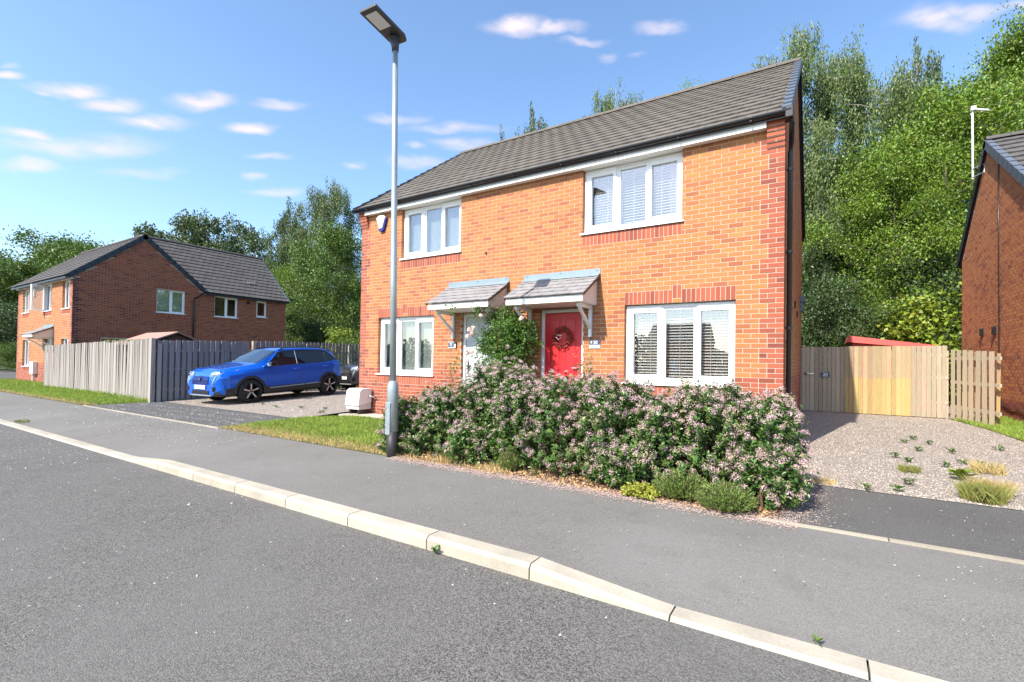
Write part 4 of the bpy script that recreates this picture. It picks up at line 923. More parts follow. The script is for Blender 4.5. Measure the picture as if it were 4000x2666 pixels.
def rails(root, P, Q, zs, nrm_off, mat, z0=lambda x, y: 0., h=.07, t=.038):
    P, Q = Vector(P), Vector(Q); d = (Q-P).normalized(); nrm = Vector((d.y, -d.x)); a, b = P+nrm*nrm_off, Q+nrm*nrm_off
    for z in zs:
        m = MB(); e = nrm*t; z1, z2 = z+z0(a.x, a.y), z+z0(b.x, b.y)
        m.hexa([(a.x, a.y, z1), (b.x, b.y, z2), (b.x+e.x, b.y+e.y, z2), (a.x+e.x, a.y+e.y, z1), (a.x, a.y, z1+h), (b.x, b.y, z2+h), (b.x+e.x, b.y+e.y, z2+h), (a.x+e.x, a.y+e.y, z1+h)]); m.build('rail', mat, root)
def posts(root, pts, w, h, mat, name='post'):
    for x, y, z in pts:
        m = MB(); m.box(x-w/2, x+w/2, y-w/2, y+w/2, z-.1, z+h); m.build(name, mat, root, bevel=.005)
# weathered board fence along the verge
A, B = (-17.45, -1.62), (-6.62, -1.86)
f1 = thing('board_fence', (-12, -1.75, 0), 'weathered grey closeboard fence along the grass verge in front of the left house', 'fence')
run(f1, A, B, .103, .118, 1.70, 1.84, 'fence_grey', 3, jit=.016, lean=.012, tilt=-.10, gap=lambda i: i in (37, 52))
rails(f1, A, B, (.25, .85, 1.45), -.075, 'fence_grey'); posts(f1, [(A[0]+i*1.8, A[1]-i*.04+.16, 0) for i in range(7)], .1, 1.7, 'fence_grey')
m = MB(); rg = random.Random(8)
for i in range(60):
    x = rg.uniform(-10.5, -6.7); m.box(x, x+rg.uniform(.03, .12), -1.80-rg.uniform(0, .03), -1.74, 1.80+.01*(x+10)/3.5, 1.812+rg.uniform(.0, .02)+.01*(x+10)/3.5)
m.build('moss', 'algae', f1, kind='stuff')
# return fence beside the car
FX = -6.62
f2 = thing('slat_fence', (FX, -.5, 0), 'grey hit-and-miss slat fence standing behind the blue car', 'fence')
zl = lambda x, y: GZL(y)
run(f2, (FX, -1.70), (FX, .18), .152, .112, 1.80, 1.80, 'fence_blue', 4, z0=zl, taper=1, name='slat')
run(f2, (FX-.07, -1.63), (FX-.07, .2), .152, .10, 1.78, 1.78, 'fence_blue', 14, z0=zl, taper=1, name='slat')
run(f2, (FX-.02, .30), (FX-.02, .84), .108, .106, 1.78, 1.78, 'fence_blue', 24, z0=zl, taper=1, name='slat')
rails(f2, (FX, -1.85), (FX, .86), (.3, .9, 1.45), -.06, 'fence_blue', z0=zl, t=.03)
posts(f2, [(FX-.02, -1.86, 0)], .11, 1.85, 'fence_grey', 'corner_post'); posts(f2, [(FX+.0, .93, .09)], .10, 1.80, 'fence_pale')
f3 = thing('picket_fence', (FX, 4, .13), 'dark narrow-slat fence at the back of the left-hand drive', 'fence')
run(f3, (FX, 1.06), (FX, 7.4), .152, .108, 1.80, 1.85, 'fence_blue', 5, z0=zl, taper=1, name='slat')
run(f3, (FX-.075, 1.13), (FX-.075, 4.2), .152, .075, 1.78, 1.80, 'fence_blue', 15, z0=zl, taper=1, name='slat')
rails(f3, (FX, 1.0), (FX, 7.4), (.3, .9, 1.45), -.06, 'fence_blue', z0=zl, t=.03); posts(f3, [(FX-.05, y, .13) for y in (2.9, 4.7, 6.5)], .09, 1.75, 'fence_grey')
run(f3, (FX, 7.5), (0.2, 7.7), .152, .108, 1.85, 1.85, 'fence_blue', 6, z0=zl, taper=1, name='slat'); rails(f3, (FX, 7.5), (.2, 7.7), (.3, 1.5), -.06, 'fence_blue', z0=zl, t=.03)
# timber gate at the right
def gate_mat(name, c_top, c_bot, zs):
    m = mk(name, c_top, .85, noise=(6, .16, (7, 7, .5)), noise2=(26, .2, (3, 3, .4)), rand=.22, hrand=.025, bump=(60, .4, .004))
    n, l = m.node_tree.nodes, m.node_tree.links; hs = next(x for x in n if x.type == 'HUE_SAT'); geo = next(x for x in n if x.type == 'NEW_GEOMETRY')
    sp = n.new('ShaderNodeSeparateXYZ'); l.new(geo.outputs['Position'], sp.inputs[0])
    no = n.new('ShaderNodeTexNoise'); no.inputs['Scale'].default_value = 9; l.new(geo.outputs['Position'], no.inputs['Vector'])
    ad = n.new('ShaderNodeMath'); ad.operation = 'MULTIPLY_ADD'; l.new(no.outputs[0], ad.inputs[0]); ad.inputs[1].default_value = .10; l.new(sp.outputs[2], ad.inputs[2])
    mr = n.new('ShaderNodeMapRange'); l.new(ad.outputs[0], mr.inputs[0])
    for i, v in enumerate((zs+.04, zs+.065, 0, 1)): mr.inputs[i+1].default_value = v
    mx = n.new('ShaderNodeMix'); mx.data_type = 'RGBA'; l.new(mr.outputs[0], mx.inputs[0]); mx.inputs[6].default_value = (*c_bot, 1); mx.inputs[7].default_value = (*c_top, 1); l.new(mx.outputs[2], hs.inputs['Color'])
    return m
MT['gate_two'] = gate_mat('two_tone_gate_board', (.36, .265, .155), (.42, .30, .125), 1.06)
MT['gate_tan'] = mk('tan_gate_board', (.335, .27, .195), .85, noise=(6, .2, (7, 7, .5)), noise2=(26, .2, (3, 3, .4)), rand=.2, hrand=.02, bump=(60, .4, .004))
gt = thing('timber_gate', (11, 6.9, .12), 'wide timber board gate across the gravel drive with a number plate, part in shade', 'gate')
GY = 6.86; zr = lambda x, y: GZR(GY)
run(gt, (9.54, GY), (10.43, GY), .098, .097, 1.74, 1.74, 'gate_tan', 7, z0=zr, taper=1, jit=.004, lean=.003)
run(gt, (10.52, GY), (11.84, GY), .0985, .0975, 1.755, 1.75, 'gate_two', 8, z0=zr, taper=1, jit=.004, lean=.003)
run(gt, (11.90, GY), (12.52, GY+.02), .098, .097, 1.75, 1.76, 'gate_tan', 9, z0=zr, taper=1, jit=.004, lean=.003)
rails(gt, (9.5, GY), (12.55, GY), (.35, .95, 1.5), -.07, 'fence_pale', z0=zr); posts(gt, [(9.49, GY+.08, .1), (10.47, GY+.09, .1), (12.53, GY+.10, .1)], .08, 1.66, 'fence_pale')
FGt = FR((0, GY, 0), (1, 0)); q = MB(); FGt.box(q, 9.93, 10.13, .012, .022, 1.05, 1.19); p = q.build('number_plate', 'slate', gt); FGt.text('number', '20', .115, 10.03, .023, 1.125, 'white_print', p); q = MB(); FGt.box(q, 9.96, 10.10, .0225, .0235, 1.065, 1.070); q.build('underline', 'white_print', p)
q = MB(); q.tube([(9.56, GY-.03, 1.14), (9.76, GY-.03, 1.14)], .012, 8); q.box(9.66, 9.73, GY-.045, GY-.015, 1.12, 1.16); q.build('bolt', 'chrome', gt); q = MB(); q.tube([(9.575, GY-.045, 1.14), (9.575, GY-.01, 1.14)], .028, 10); q.build('knob', 'steel_dark', gt)
# pale pickets between gate and house
f4 = thing('pale_picket_fence', (12.8, 6.1, .1), 'short pale picket fence between the timber gate and the right-hand house', 'fence')
run(f4, (12.61, 6.74), (13.03, 5.20), .232, .128, 1.66, 1.60, 'fence_pale', 10, z0=lambda x, y: GZR(y), taper=1, jit=.004, name='picket', t=.022)
run(f4, (12.765, 6.57), (13.14, 5.25), .232, .085, 1.62, 1.56, 'gate_two', 20, z0=lambda x, y: GZR(y), taper=1, jit=.004, name='picket', t=.022)
rails(f4, (12.57, 6.86), (13.04, 5.22), (.28, .86, 1.42), -.062, 'fence_pale', z0=lambda x, y: GZR(y))

# ------------------------------------------------------------------ sheds
sd = thing('garden_shed', (11.6, 10, 0), 'red painted shed roof showing above the timber gate', 'shed')
q = MB(); q.prism([(10.78, 9.5, 0), (12.6, 9.5, 0), (12.6, 9.5, 1.90), (10.78, 9.5, 2.10)], (0, 1.5, 0)); q.build('wall', 'shed_red', sd)
q = MB(); q.prism([(10.62, 9.36, 2.10), (12.74, 9.36, 1.87), (12.74, 9.36, 1.99), (10.68, 9.36, 2.29)], (0, 1.8, 0)); q.build('roof', 'shed_red', sd)
sd2 = thing('wooden_shed', (-10, -.4, 0), 'brown felt roof of a shed behind the grey board fence', 'shed')
q = MB(); q.prism([(-8.95, -1.2, 0), (-8.95, .45, 0), (-8.95, .45, 1.72), (-8.95, -.38, 2.08), (-8.95, -1.2, 1.72)], (-2.2, 0, 0)); q.build('wall', 'shed_wood', sd2)
q = MB(); q.prism([(-8.82, -1.36, 1.70), (-8.82, -.38, 2.13), (-8.82, .60, 1.70), (-8.82, .60, 1.745), (-8.82, -.38, 2.18), (-8.82, -1.36, 1.745)], (-2.5, 0, 0)); q.build('roof', 'felt', sd2)

# ------------------------------------------------------------------ wreath on the red door
wr = thing('door_wreath', (5.705, -.02, 1.78), 'round dried-berry wreath with a small silver heart hung on the red door', 'wreath')
rg = np.random.default_rng(5); V, F = [], []
for i in range(420):
    a = rg.uniform(0, 2*math.pi); t = rg.uniform(0, 2*math.pi); r = .165+.055*math.cos(t)*rg.uniform(.5, 1); y = .03-.055*math.sin(t)*rg.uniform(.4, 1)
    c = Vector((5.705+math.cos(a)*r, y+.02, 1.80+math.sin(a)*r)); s = rg.uniform(.010, .024)
    ax = Vector(rg.normal(size=3)).normalized(); u = ax.orthogonal().normalized(); w = ax.cross(u); b = len(V)
    V += [tuple(c+u*s), tuple(c+w*s*.7), tuple(c-u*s), tuple(c-w*s*.7), tuple(c+ax*s*.6), tuple(c-ax*s*.6)]
    F += [(b, b+1, b+4), (b+1, b+2, b+4), (b+2, b+3, b+4), (b+3, b, b+4), (b+1, b, b+5), (b+2, b+1, b+5), (b+3, b+2, b+5), (b, b+3, b+5)]
mesh_obj('berry_ring', fast('berry_ring', V, F), 'wreath', wr)
q = MB(); hp = []
for i in range(25):
    t = 2*math.pi*i/24; hp.append((5.705-.004*0+.0036*16*math.sin(t)**3, -.075, 1.80+.0036*(13*math.cos(t)-5*math.cos(2*t)-2*math.cos(3*t)-math.cos(4*t))))
q.tube(hp, .006, 6, cap=False); q.build('heart', 'chrome', wr, True)

# ------------------------------------------------------------------ cars
def interp(tab, s):
    xs = [a for a, _ in tab]; return np.interp(s, xs, [b for _, b in tab])
def smooth_tab(tab, s):
    """monotone-ish smoothing of a piecewise-linear profile"""
    o = np.zeros_like(s)
    for d in np.linspace(-.045, .045, 7): o += interp(tab, s+d)
    return o/7
def make_car(root, M4, paint, plate, kind):
    L = 4.30; ns, nv = 130, 44
    s = np.concatenate([np.linspace(0, .25, 26, endpoint=False), np.linspace(.25, 4.05, ns-44, endpoint=False), np.linspace(4.05, L, 18)])
    zt = smooth_tab([(-.1, .60), (0, .66), (.04, .80), (.10, .935), (.2, .985), (.6, 1.045), (.9, 1.085), (1.04, 1.10), (1.17, 1.18), (1.74, 1.50), (1.98, 1.558), (2.6, 1.59), (3.2, 1.58), (3.7, 1.52), (3.86, 1.475), (4.1, 1.13), (4.2, 1.05), (4.26, .95), (4.3, .72), (4.4, .6)], s)
    zb = interp([(0, .93), (.15, .9), (.6, .955), (1.2, 1.0), (2.0, 1.03), (3.0, 1.07), (3.6, 1.12), (3.95, 1.16), (4.1, 1.12), (4.25, .98), (4.3, .8)], s)
    zb = np.minimum(zb, zt-.012)
    zl = interp([(0, .25), (.2, .215), (.6, .21), (3.6, .23), (4.0, .27), (4.3, .36)], s)
    wm = smooth_tab([(-.1, .50), (0, .60), (.05, .71), (.12, .78), (.28, .835), (.7, .875), (1.5, .885), (3.0, .885), (3.7, .872), (4.05, .83), (4.2, .78), (4.3, .70), (4.4, .6)], s)
    wb = wm-interp([(0, .10), (.5, .10), (1.3, .05), (3.5, .055), (4.3, .08)], s)
    wr = smooth_tab([(0, .50), (.3, .62), (1.04, .71), (1.28, .69), (1.8, .605), (3.4, .575), (3.86, .555), (4.1, .60), (4.3, .60)], s)
    wr = np.minimum(wr, wb-.03)
    # control section (y,z) for each station, then resampled
    V = np.zeros((len(s), nv, 3)); us = np.linspace(0, 1, nv)
    for i in range(len(s)):
        hz = zt[i]-zb[i]
        mid = zl[i]+(zb[i]-zl[i])*.5
        c = [(0, zl[i]), (wm[i]*.80, zl[i]), (wm[i]*.965, zl[i]+.035), (wm[i]*.99, zl[i]+(mid-zl[i])*.55), (wm[i]*.985, mid-.02), (wm[i], mid+(zb[i]-mid)*.62), (wb[i]+.012, zb[i]-.012), (wb[i], zb[i]),
             (wb[i]+(wr[i]-wb[i])*.5, zb[i]+hz*.48), (wr[i]+.02, zt[i]-hz*.16), (wr[i]-.03, zt[i]-hz*.05), (wr[i]*.6, zt[i]-.002), (0, zt[i]+.012)]
        par = [0, .10, .14, .22, .32, .42, .485, .50, .61, .74, .80, .90, 1.0]
        c = np.array(c); y = np.interp(us, par, c[:, 0]); z = np.interp(us, par, c[:, 1])
        V[i, :, 0] = -s[i]; V[i, :, 1] = y; V[i, :, 2] = z
    V[s > 3.3, :, 0] = -(3.3+(s[s > 3.3]-3.3)*.80)[:, None]
    V[:, :, 0] += .86      # front axle at x = 0
    # rounded nose and tail: pull sections in plan
    ax = [0.0, -2.60]; RW = .345
    parts = {k: [] for k in ('body', 'windscreen', 'side_window', 'rear_window', 'sill_cladding', 'bumper_cladding')}
    for i in range(len(s)-1):
        sm = (s[i]+s[i+1])/2
        for j in range(nv-1):
            um = (us[j]+us[j+1])/2; P = V[i:i+2, j:j+2].reshape(-1, 3).mean(0); k = 'body'
            if any((P[0]-a)**2+(P[2]-.335)**2 < .375**2 for a in ax) and abs(P[1]) > .45 and P[2] < .80: continue
            if um > .505 and um < .735 and 1.24 < sm < 3.86:
                f = (um-.505)/.23
                if sm > 1.24+.52*f and sm < 3.96-.42*f: k = 'side_window'
            elif um > .755 and 1.09 < sm < 1.76: k = 'windscreen'
            elif um > .76 and 3.86 < sm < 4.10: k = 'rear_window'
            elif um < .225+(.05 if sm > 3.2 else (-.06 if sm < .2 else .02 if sm < .8 else 0)): k = 'sill_cladding' if .9 < sm < 3.2 else 'bumper_cladding'
            elif sm < .10 and um < .205: k = 'bumper_cladding'
            elif sm > 4.2 and um < .33: k = 'bumper_cladding'
            parts[k].append((i, j))
    mats = dict(body=paint, windscreen='screen_glass', side_window='car_glass', rear_window='car_glass', sill_cladding='cladding', bumper_cladding='cladding')
    def put(V_, F_, name, mat, parent, smooth=True):
        V_ = np.array([M4 @ Vector(p) for p in V_]); me = bpy.data.meshes.new(name); me.from_pydata([tuple(p) for p in V_], [], F_); me.update(); return mesh_obj(name, me, mat, parent, smooth)
    bodyo = None
    for k, cells in parts.items():
        sides = ((1, -1),) if k != 'side_window' else ((1,), (-1,))
        for sg in sides:
            idx, VV, FF = {}, [], []
            for sgn in sg:
                for (i, j) in cells:
                    q = []
                    for (a, b) in ((i, j), (i+1, j), (i+1, j+1), (i, j+1)):
                        y = V[a, b, 1]; key = (a, b, sgn if y > 1e-6 else 0)
                        if key not in idx: idx[key] = len(VV); VV.append((V[a, b, 0], y*sgn, V[a, b, 2]))
                        q.append(idx[key])
                    if len(set(q)) < 3: continue
                    FF.append(tuple(q) if sgn < 0 else tuple(reversed(q)))
            if k == 'body':      # close the nose and the tail
                for e_ in (0, len(s)-1):
                    for j in range(nv-1):
                        b = len(VV); p0, p1 = V[e_, j], V[e_, j+1]
                        VV += [(p0[0], p0[1], p0[2]), (p1[0], p1[1], p1[2]), (p1[0], -p1[1], p1[2]), (p0[0], -p0[1], p0[2])]; FF.append((b, b+1, b+2, b+3))
            o = put(VV, FF, k, mats[k], root)
            if k == 'body': bodyo = o
    def add(mb, name, mat, parent=root, smooth=False, bevel=0):
        mb.v = [tuple(M4 @ Vector(p)) for p in mb.v]; return mb.build(name, mat, parent, smooth, bevel)
    # floor, wheel wells
    q = MB(); q.box(-3.2, .6, -.72, .72, .24, .30); q.box(-3.0, .1, -.6, .6, .30, .62); add(q, 'floor_pan', 'interior')
    def yside(x, z):   # body side width at a place
        i = int(np.argmin(abs(V[:, 0, 0]-x))); return float(np.interp(z, V[i, :22, 2], V[i, :22, 1]))
    for a in ax:
        for sg in (1, -1):
            q = MB(); n = 28
            for (r, y) in ((.375, .86), (.375, .50)):
                q.v += [(a+r*math.cos(math.pi*k/n), sg*y, .335+r*math.sin(math.pi*k/n)) for k in range(n+1)]
            q.f = [(k, k+1, n+2+k, n+1+k) for k in range(n)]; b = len(q.v); q.v.append((a, sg*.50, .335)); q.f += [(n+1+k, n+2+k, b) for k in range(n)]
            add(q, 'wheel_well', 'interior')
            q = MB(); ks = np.linspace(-.12, math.pi+.12, 40)
            for r, dy in ((.365, .012), (.435, .012), (.445, -.02), (.365, -.05)):
                for t in ks:
                    x, z = a+r*math.cos(t), .335+r*math.sin(t); q.v.append((x, sg*(max(yside(a+.40*math.cos(t), max(z, .28)), .78)+dy), z))
            n = len(ks)
            for c in range(3): q.f += [(c*n+k, c*n+k+1, (c+1)*n+k+1, (c+1)*n+k) for k in range(n-1)]
            q.f += [(3*n+k, 3*n+k+1, k+1, k) for k in range(n-1)]
            add(q, 'wheel_arch', 'cladding', smooth=True)
            # wheel
            yc = sg*.775
            q = MB(); prof = [(-.10, .225), (-.105, .30), (-.085, .332), (-.04, .340), (.04, .340), (.085, .332), (.105, .30), (.10, .225)]; n = 36
            for (dy, r) in prof: q.v += [(a+r*math.cos(2*math.pi*k/n), yc+dy, .335+r*math.sin(2*math.pi*k/n)) for k in range(n)]
            for c in range(len(prof)-1): q.f += [(c*n+k, c*n+(k+1) % n, (c+1)*n+(k+1) % n, (c+1)*n+k) for k in range(n)]
            wh = add(q, 'wheel', 'rubber', smooth=True); wh['label'] = 'black tyre on five-spoke rim'
            q = MB(); yo = yc+sg*.085
            for (dy, r) in ((.015, .226), (.02, .218), (-.06, .205), (-.14, .20)): q.v += [(a+r*math.cos(2*math.pi*k/n), yo+sg*dy, .335+r*math.sin(2*math.pi*k/n)) for k in range(n)]
            for c in range(3): q.f += [(c*n+k, c*n+(k+1) % n, (c+1)*n+(k+1) % n, (c+1)*n+k) for k in range(n)]
            b = len(q.v); q.v.append((a, yo-sg*.07, .335)); q.f += [(3*n+k, 3*n+(k+1) % n, b) for k in range(n)]
            add(q, 'rim', 'gloss_black', wh)
            q = MB()
            for k in range(5):
                t0 = 2*math.pi*k/5+.3
                def pt(r, dt, dy): return (a+r*math.cos(t0+dt), yo+sg*dy, .335+r*math.sin(t0+dt))
                for (d0, d1, e0, e1) in ((-.30, -.02, -.22, -.10), ):
                    q.hexa([pt(.03, d0*1.5, -.02), pt(.03, .35, -.02), pt(.218, .10, -.03), pt(.218, -.10, -.03), pt(.03, d0*1.5, .012), pt(.03, .35, .012), pt(.218, .085, .016), pt(.218, -.085, .016)])
            add(q, 'spokes', 'silver', wh)
            q = MB(); q.tube([(a, yo-sg*.02, .335), (a, yo+sg*.018, .335)], .032, 14); add(q, 'hub_cap', 'gloss_black', wh)
    # surface patches laid on the front
    def front(y, z):
        """x of the nose at (y, z)"""
        for i in range(len(s)):
            yy = np.interp(z, V[i, :30, 2], V[i, :30, 1])
            if V[i, -1, 2] >= z and yy >= abs(y): return V[i, 0, 0]
        return V[20, 0, 0]
    def patch(ys, zf0, zf1, nz, off):
        m = MB(); n = len(ys)
        for y in ys:
            for k in range(nz+1):
                z = zf0(y)+(zf1(y)-zf0(y))*k/nz; m.v.append((front(y, z)+off, y, z))
        for a in range(n-1):
            for k in range(nz): m.f.append((a*(nz+1)+k, a*(nz+1)+k+1, (a+1)*(nz+1)+k+1, (a+1)*(nz+1)+k))
        return m
    ys = np.linspace(-.38, .38, 17)
    add(patch(ys, lambda y: .56, lambda y: .80-.10*abs(y), 6, .012), 'grille', 'car_grille' if kind == 'blue' else 'cladding', smooth=True)
    m = MB()
    for k in range(7):
        z = .585+k*.032
        for y0, y1 in ((-.37, 0), (0, .37)):
            m.tube([(front(y, z)+.014, y, z) for y in np.linspace(y0, y1, 6)], .004, 5)
    add(m, 'grille_bars', 'gloss_black' if kind == 'blue' else 'steel_dark')
    add(patch(np.linspace(-.40, .40, 13), lambda y: .30, lambda y: .40, 3, .012), 'lower_intake', 'gloss_black', smooth=True)
    m = MB()
    for k in range(3): m.tube([(front(y, .315+k*.03)+.016, y, .315+k*.03) for y in np.linspace(-.39, .39, 9)], .004, 5)
    add(m, 'intake_bars', 'cladding')
    add(patch(np.linspace(-.50, .50, 13), lambda y: .252, lambda y: .285, 2, .014), 'skid_plate', 'silver', smooth=True)
    # emblem: a small upright chrome shield
    m = MB(); x0 = front(0, .70)+.024; m.prism([(x0, -.045, .76), (x0, .045, .76), (x0, .05, .70), (x0, .0, .645), (x0, -.05, .70)], (.006, 0, 0)); add(m, 'emblem', 'steel_dark')
    m = MB(); m.tube([(x0+.009, .018, .735), (x0+.009, -.012, .742), (x0+.009, .004, .71), (x0+.009, .018, .69), (x0+.009, -.010, .672)], .006, 6); add(m, 'emblem_mark', 'chrome')
    # number plate
    xp = max(front(.24, .50), front(0, .50))+.022; m = MB(); m.box(xp, xp+.008, -.26, .26, .435, .545); p = add(m, 'number_plate', 'plate_white', bevel=.003)
    rot = (M4.to_3x3() @ Matrix(((0, 0, 1), (1, 0, 0), (0, 1, 0))))
    text('registration', plate, .105, M4 @ Vector((xp+.009, .02 if kind == 'blue' else 0, .49)), rot, 'black_print' if kind != 'blue' else 'plate_ink', p, sx=.92)
    if kind == 'blue': m = MB(); m.box(xp+.008, xp+.0095, -.258, -.225, .437, .543); add(m, 'green_flash', 'plate_green', p)
    for sg in (1, -1):
        # headlight wraps round the corner
        m = MB(); n = 9; path = [(.42, .845, .045), (.52, .845, .075), (.60, .85, .095), (.66, .86, .10), (.70, .87, .095)]
        top, bot = [], []
        for t in np.linspace(0, 1, n):
            y = .40+.37*t; z1 = .885+.07*t; z0 = .785-.02*t+.09*t*t
            top.append((y, z1)); bot.append((y, z0))
        for (y, z1), (_, z0) in zip(top, bot):
            for z in (z0, (z0+z1)/2, z1): m.v.append((front(y, z)+.010, sg*y, z))
        for a in range(n-1):
            for k in range(2): m.f.append((a*3+k, a*3+k+1, a*3+k+4, a*3+k+3))
        hl = add(m, 'headlight', 'lamp_glass', smooth=True)
        m = MB()
        m.tube([(front(y, .80+.10*(y-.40))+.012, sg*y, .808+.16*(y-.42)) for y in (.44, .52, .60, .68, .74)], .010, 6); m.tube([(front(y, .87)+.012, sg*y, .872+.12*(y-.5)) for y in (.56, .62, .70)], .014, 6)
        add(m, 'lamp_unit', 'silver', hl)
        # daytime-running "fang"
        m = MB(); m.tube([(front(.64, .78)+.012, sg*.64, .78), (front(.60, .66)+.014, sg*.60, .66), (front(.575, .56)+.014, sg*.575, .56)], [.014, .018, .008], 6); add(m, 'running_light', 'silver')
        m = MB(); add(patch(np.linspace(.55, .655, 5)*sg, lambda y: .38, lambda y: .50, 3, .008), 'fog_surround', 'gloss_black', smooth=True)
        # mirror, handles, rails, pillars, trims
        m = MB(); yb = yside(-.50, 1.0)
        m.tube([(-.50, sg*(yb-.03), 1.03), (-.50, sg*(yb+.06), 1.055)], .02, 8); mi = add(m, 'door_mirror', 'gloss_black')
        m = MB(); m.prism([(-.42, sg*(yb+.04), 1.00), (-.45, sg*(yb+.04), 1.15), (-.62, sg*(yb+.04), 1.165), (-.65, sg*(yb+.04), 1.02)], (0, sg*.20, .012)); add(m, 'mirror_housing', 'gloss_black', mi, bevel=.03)
        for x, z in ((-1.40, .925), (-2.45, .97)):
            m = MB(); y = yside(x, z); m.tube([(x+.10, sg*(y+.004), z), (x+.07, sg*(y+.032), z+.002), (x-.07, sg*(y+.032), z+.006), (x-.10, sg*(y+.004), z+.006)], .013, 8); add(m, 'door_handle', paint)
        def line(pts, r, name, mat):
            m = MB(); m.tube([(x, sg*(yside(x, z)+.002), z) for x, z in pts], r, 5); add(m, name, mat)
        line([(-.50, .42), (-.47, .6), (-.47, .8), (-.48, .97)], .004, 'door_seam', 'gloss_black'); line([(-1.56, .32), (-1.56, .6), (-1.56, .9), (-1.55, 1.03)], .004, 'door_seam', 'gloss_black'); line([(-2.32, .60), (-2.52, .80), (-2.60, 1.0), (-2.62, 1.08)], .004, 'door_seam', 'gloss_black')
        line([(-.55, .395), (-1.1, .412), (-1.66, .43)], .013, 'sill_trim', 'silver'); line([(-1.70, .432), (-2.0, .445), (-2.25, .452)], .013, 'sill_trim', 'silver')
        m = MB(); pts = []
        for x in np.linspace(-.98, -2.95, 12):
            i = int(np.argmin(abs(V[:, 0, 0]-x))); pts.append((x, sg*(wr[i]-.012), zt[i]-.030+(.030 if -2.8 < x < -1.15 else 0)))
        m.tube(pts, .015, 6); add(m, 'roof_rail', 'gloss_black', smooth=True)
        for x0, x1, nm, mt in ((-1.46, -1.50, 'pillar_trim', 'silver'), (-2.52, -2.58, 'pillar_trim', 'steel_dark')):
            m = MB(); pts = []
            for u in (.515, .57, .63, .69, .73):
                x = x0+(x1-x0)*(u-.5)/.23; i = int(np.argmin(abs(V[:, 0, 0]-x))); pts.append((x, sg*(float(np.interp(u, us, V[i, :, 1]))+.003), float(np.interp(u, us, V[i, :, 2]))))
            m.tube(pts, .010, 5); add(m, nm, mt)
        def wpt(sm, u): i = int(np.argmin(abs(s-sm))); return (V[i, 0, 0], sg*(float(np.interp(u, us, V[i, :, 1]))+.002), float(np.interp(u, us, V[i, :, 2])))
        us2 = np.linspace(.505, .735, 9); lo = [wpt(1.24+.52*(u-.505)/.23, u) for u in us2]; hi = [wpt(3.96-.42*(u-.505)/.23, u) for u in us2]
        bl = [wpt(x, .507) for x in np.linspace(1.24, 3.88, 18)]; tl = [wpt(x, .735) for x in np.linspace(1.76, 3.54, 14)]
        m = MB(); m.tube(lo, .020, 6); add(m, 'window_surround', paint, smooth=True); m = MB(); m.tube(tl, .014, 6); m.tube(hi, .016, 6); m.tube(bl, .010, 6); add(m, 'window_surround', 'gloss_black', smooth=True)
        m = MB(); m.box(-3.22, -3.12, sg*.62-.12, sg*.62+.12, .93, 1.01); add(m, 'tail_lamp', 'gloss_black', bevel=.02)
    m = MB(); m.box(-.80, -.74, -.10, .10, 1.28, 1.33); add(m, 'rear_view_mirror', 'interior')
    return bodyo
MT['car_grille'] = mk('blue_grille_bar', (.01, .03, .22), .3, metal=.4)
MT['plate_ink'] = mk('plate_ink', (.10, .10, .11), .5)
def car_matrix(x, y, z0, z1, head):
    """front axle at (x, y); heading angle; ground heights at both axles"""
    pit = math.atan2(z1-z0, 2.6)
    return Matrix.Translation((x, y, z0)) @ Matrix.Rotation(head, 4, 'Z') @ Matrix.Rotation(pit, 4, 'Y')
h1 = math.atan2(-1, .075)
c1 = thing('parked_car', (-4.9, .7, .08), 'blue crossover car parked on the gravel drive beside the slat fence', 'car')
M1 = car_matrix(-4.80, -.57, .043, .135, h1); make_car(c1, M1, 'car_blue', 'ND23 YNP', 'blue')
c2 = thing('parked_car', (-5.5, 6, .13), 'dark grey car parked behind the blue car, half hidden by the house', 'car')
M2 = car_matrix(-5.52, 4.45, .135, .135, math.atan2(-1, .0)); make_car(c2, M2, 'car_dark', 'GF75 KYJ', 'dark')

# ------------------------------------------------------------------ vegetation
def leaf_quads(P, D, N, size, ratio=.55, fold=.0):
    """one folded leaf (two quads) or flat diamond per point: P centre, D direction, N normal"""
    n = len(P); D = D/np.linalg.norm(D, axis=1, keepdims=True); S_ = np.cross(D, N); S_ /= np.linalg.norm(S_, axis=1, keepdims=True)+1e-9; N2 = np.cross(S_, D)
    L = size[:, None]; w = L*ratio*.5
    V = np.stack([P-D*L*.5, P+S_*w+N2*L*fold, P+D*L*.5, P-S_*w+N2*L*fold], 1)
    F = np.arange(n*4).reshape(n, 4); return V.reshape(-1, 3), F
def leaf_hex(P, D, N, size, ratio=.6, fold=.12):
    n = len(P); D = D/np.linalg.norm(D, axis=1, keepdims=True); S_ = np.cross(D, N); S_ /= np.linalg.norm(S_, axis=1, keepdims=True)+1e-9; N2 = np.cross(S_, D)
    L = size[:, None]; w = L*ratio*.5
    V = np.stack([P-D*L*.5, P+S_*w-D*L*.05+N2*L*fold, P+S_*w*.55+D*L*.32+N2*L*fold*.6, P+D*L*.5-N2*L*fold*.4, P-S_*w*.55+D*L*.32+N2*L*fold*.6, P-S_*w-D*L*.05+N2*L*fold], 1)
    b = np.arange(n)[:, None]*6; F = np.concatenate([b+np.array([0, 1, 2, 3]), b+np.array([0, 3, 4, 5])]); return V.reshape(-1, 3), F
def rdir(rng, n):
    v = rng.normal(size=(n, 3)); return v/np.linalg.norm(v, axis=1, keepdims=True)
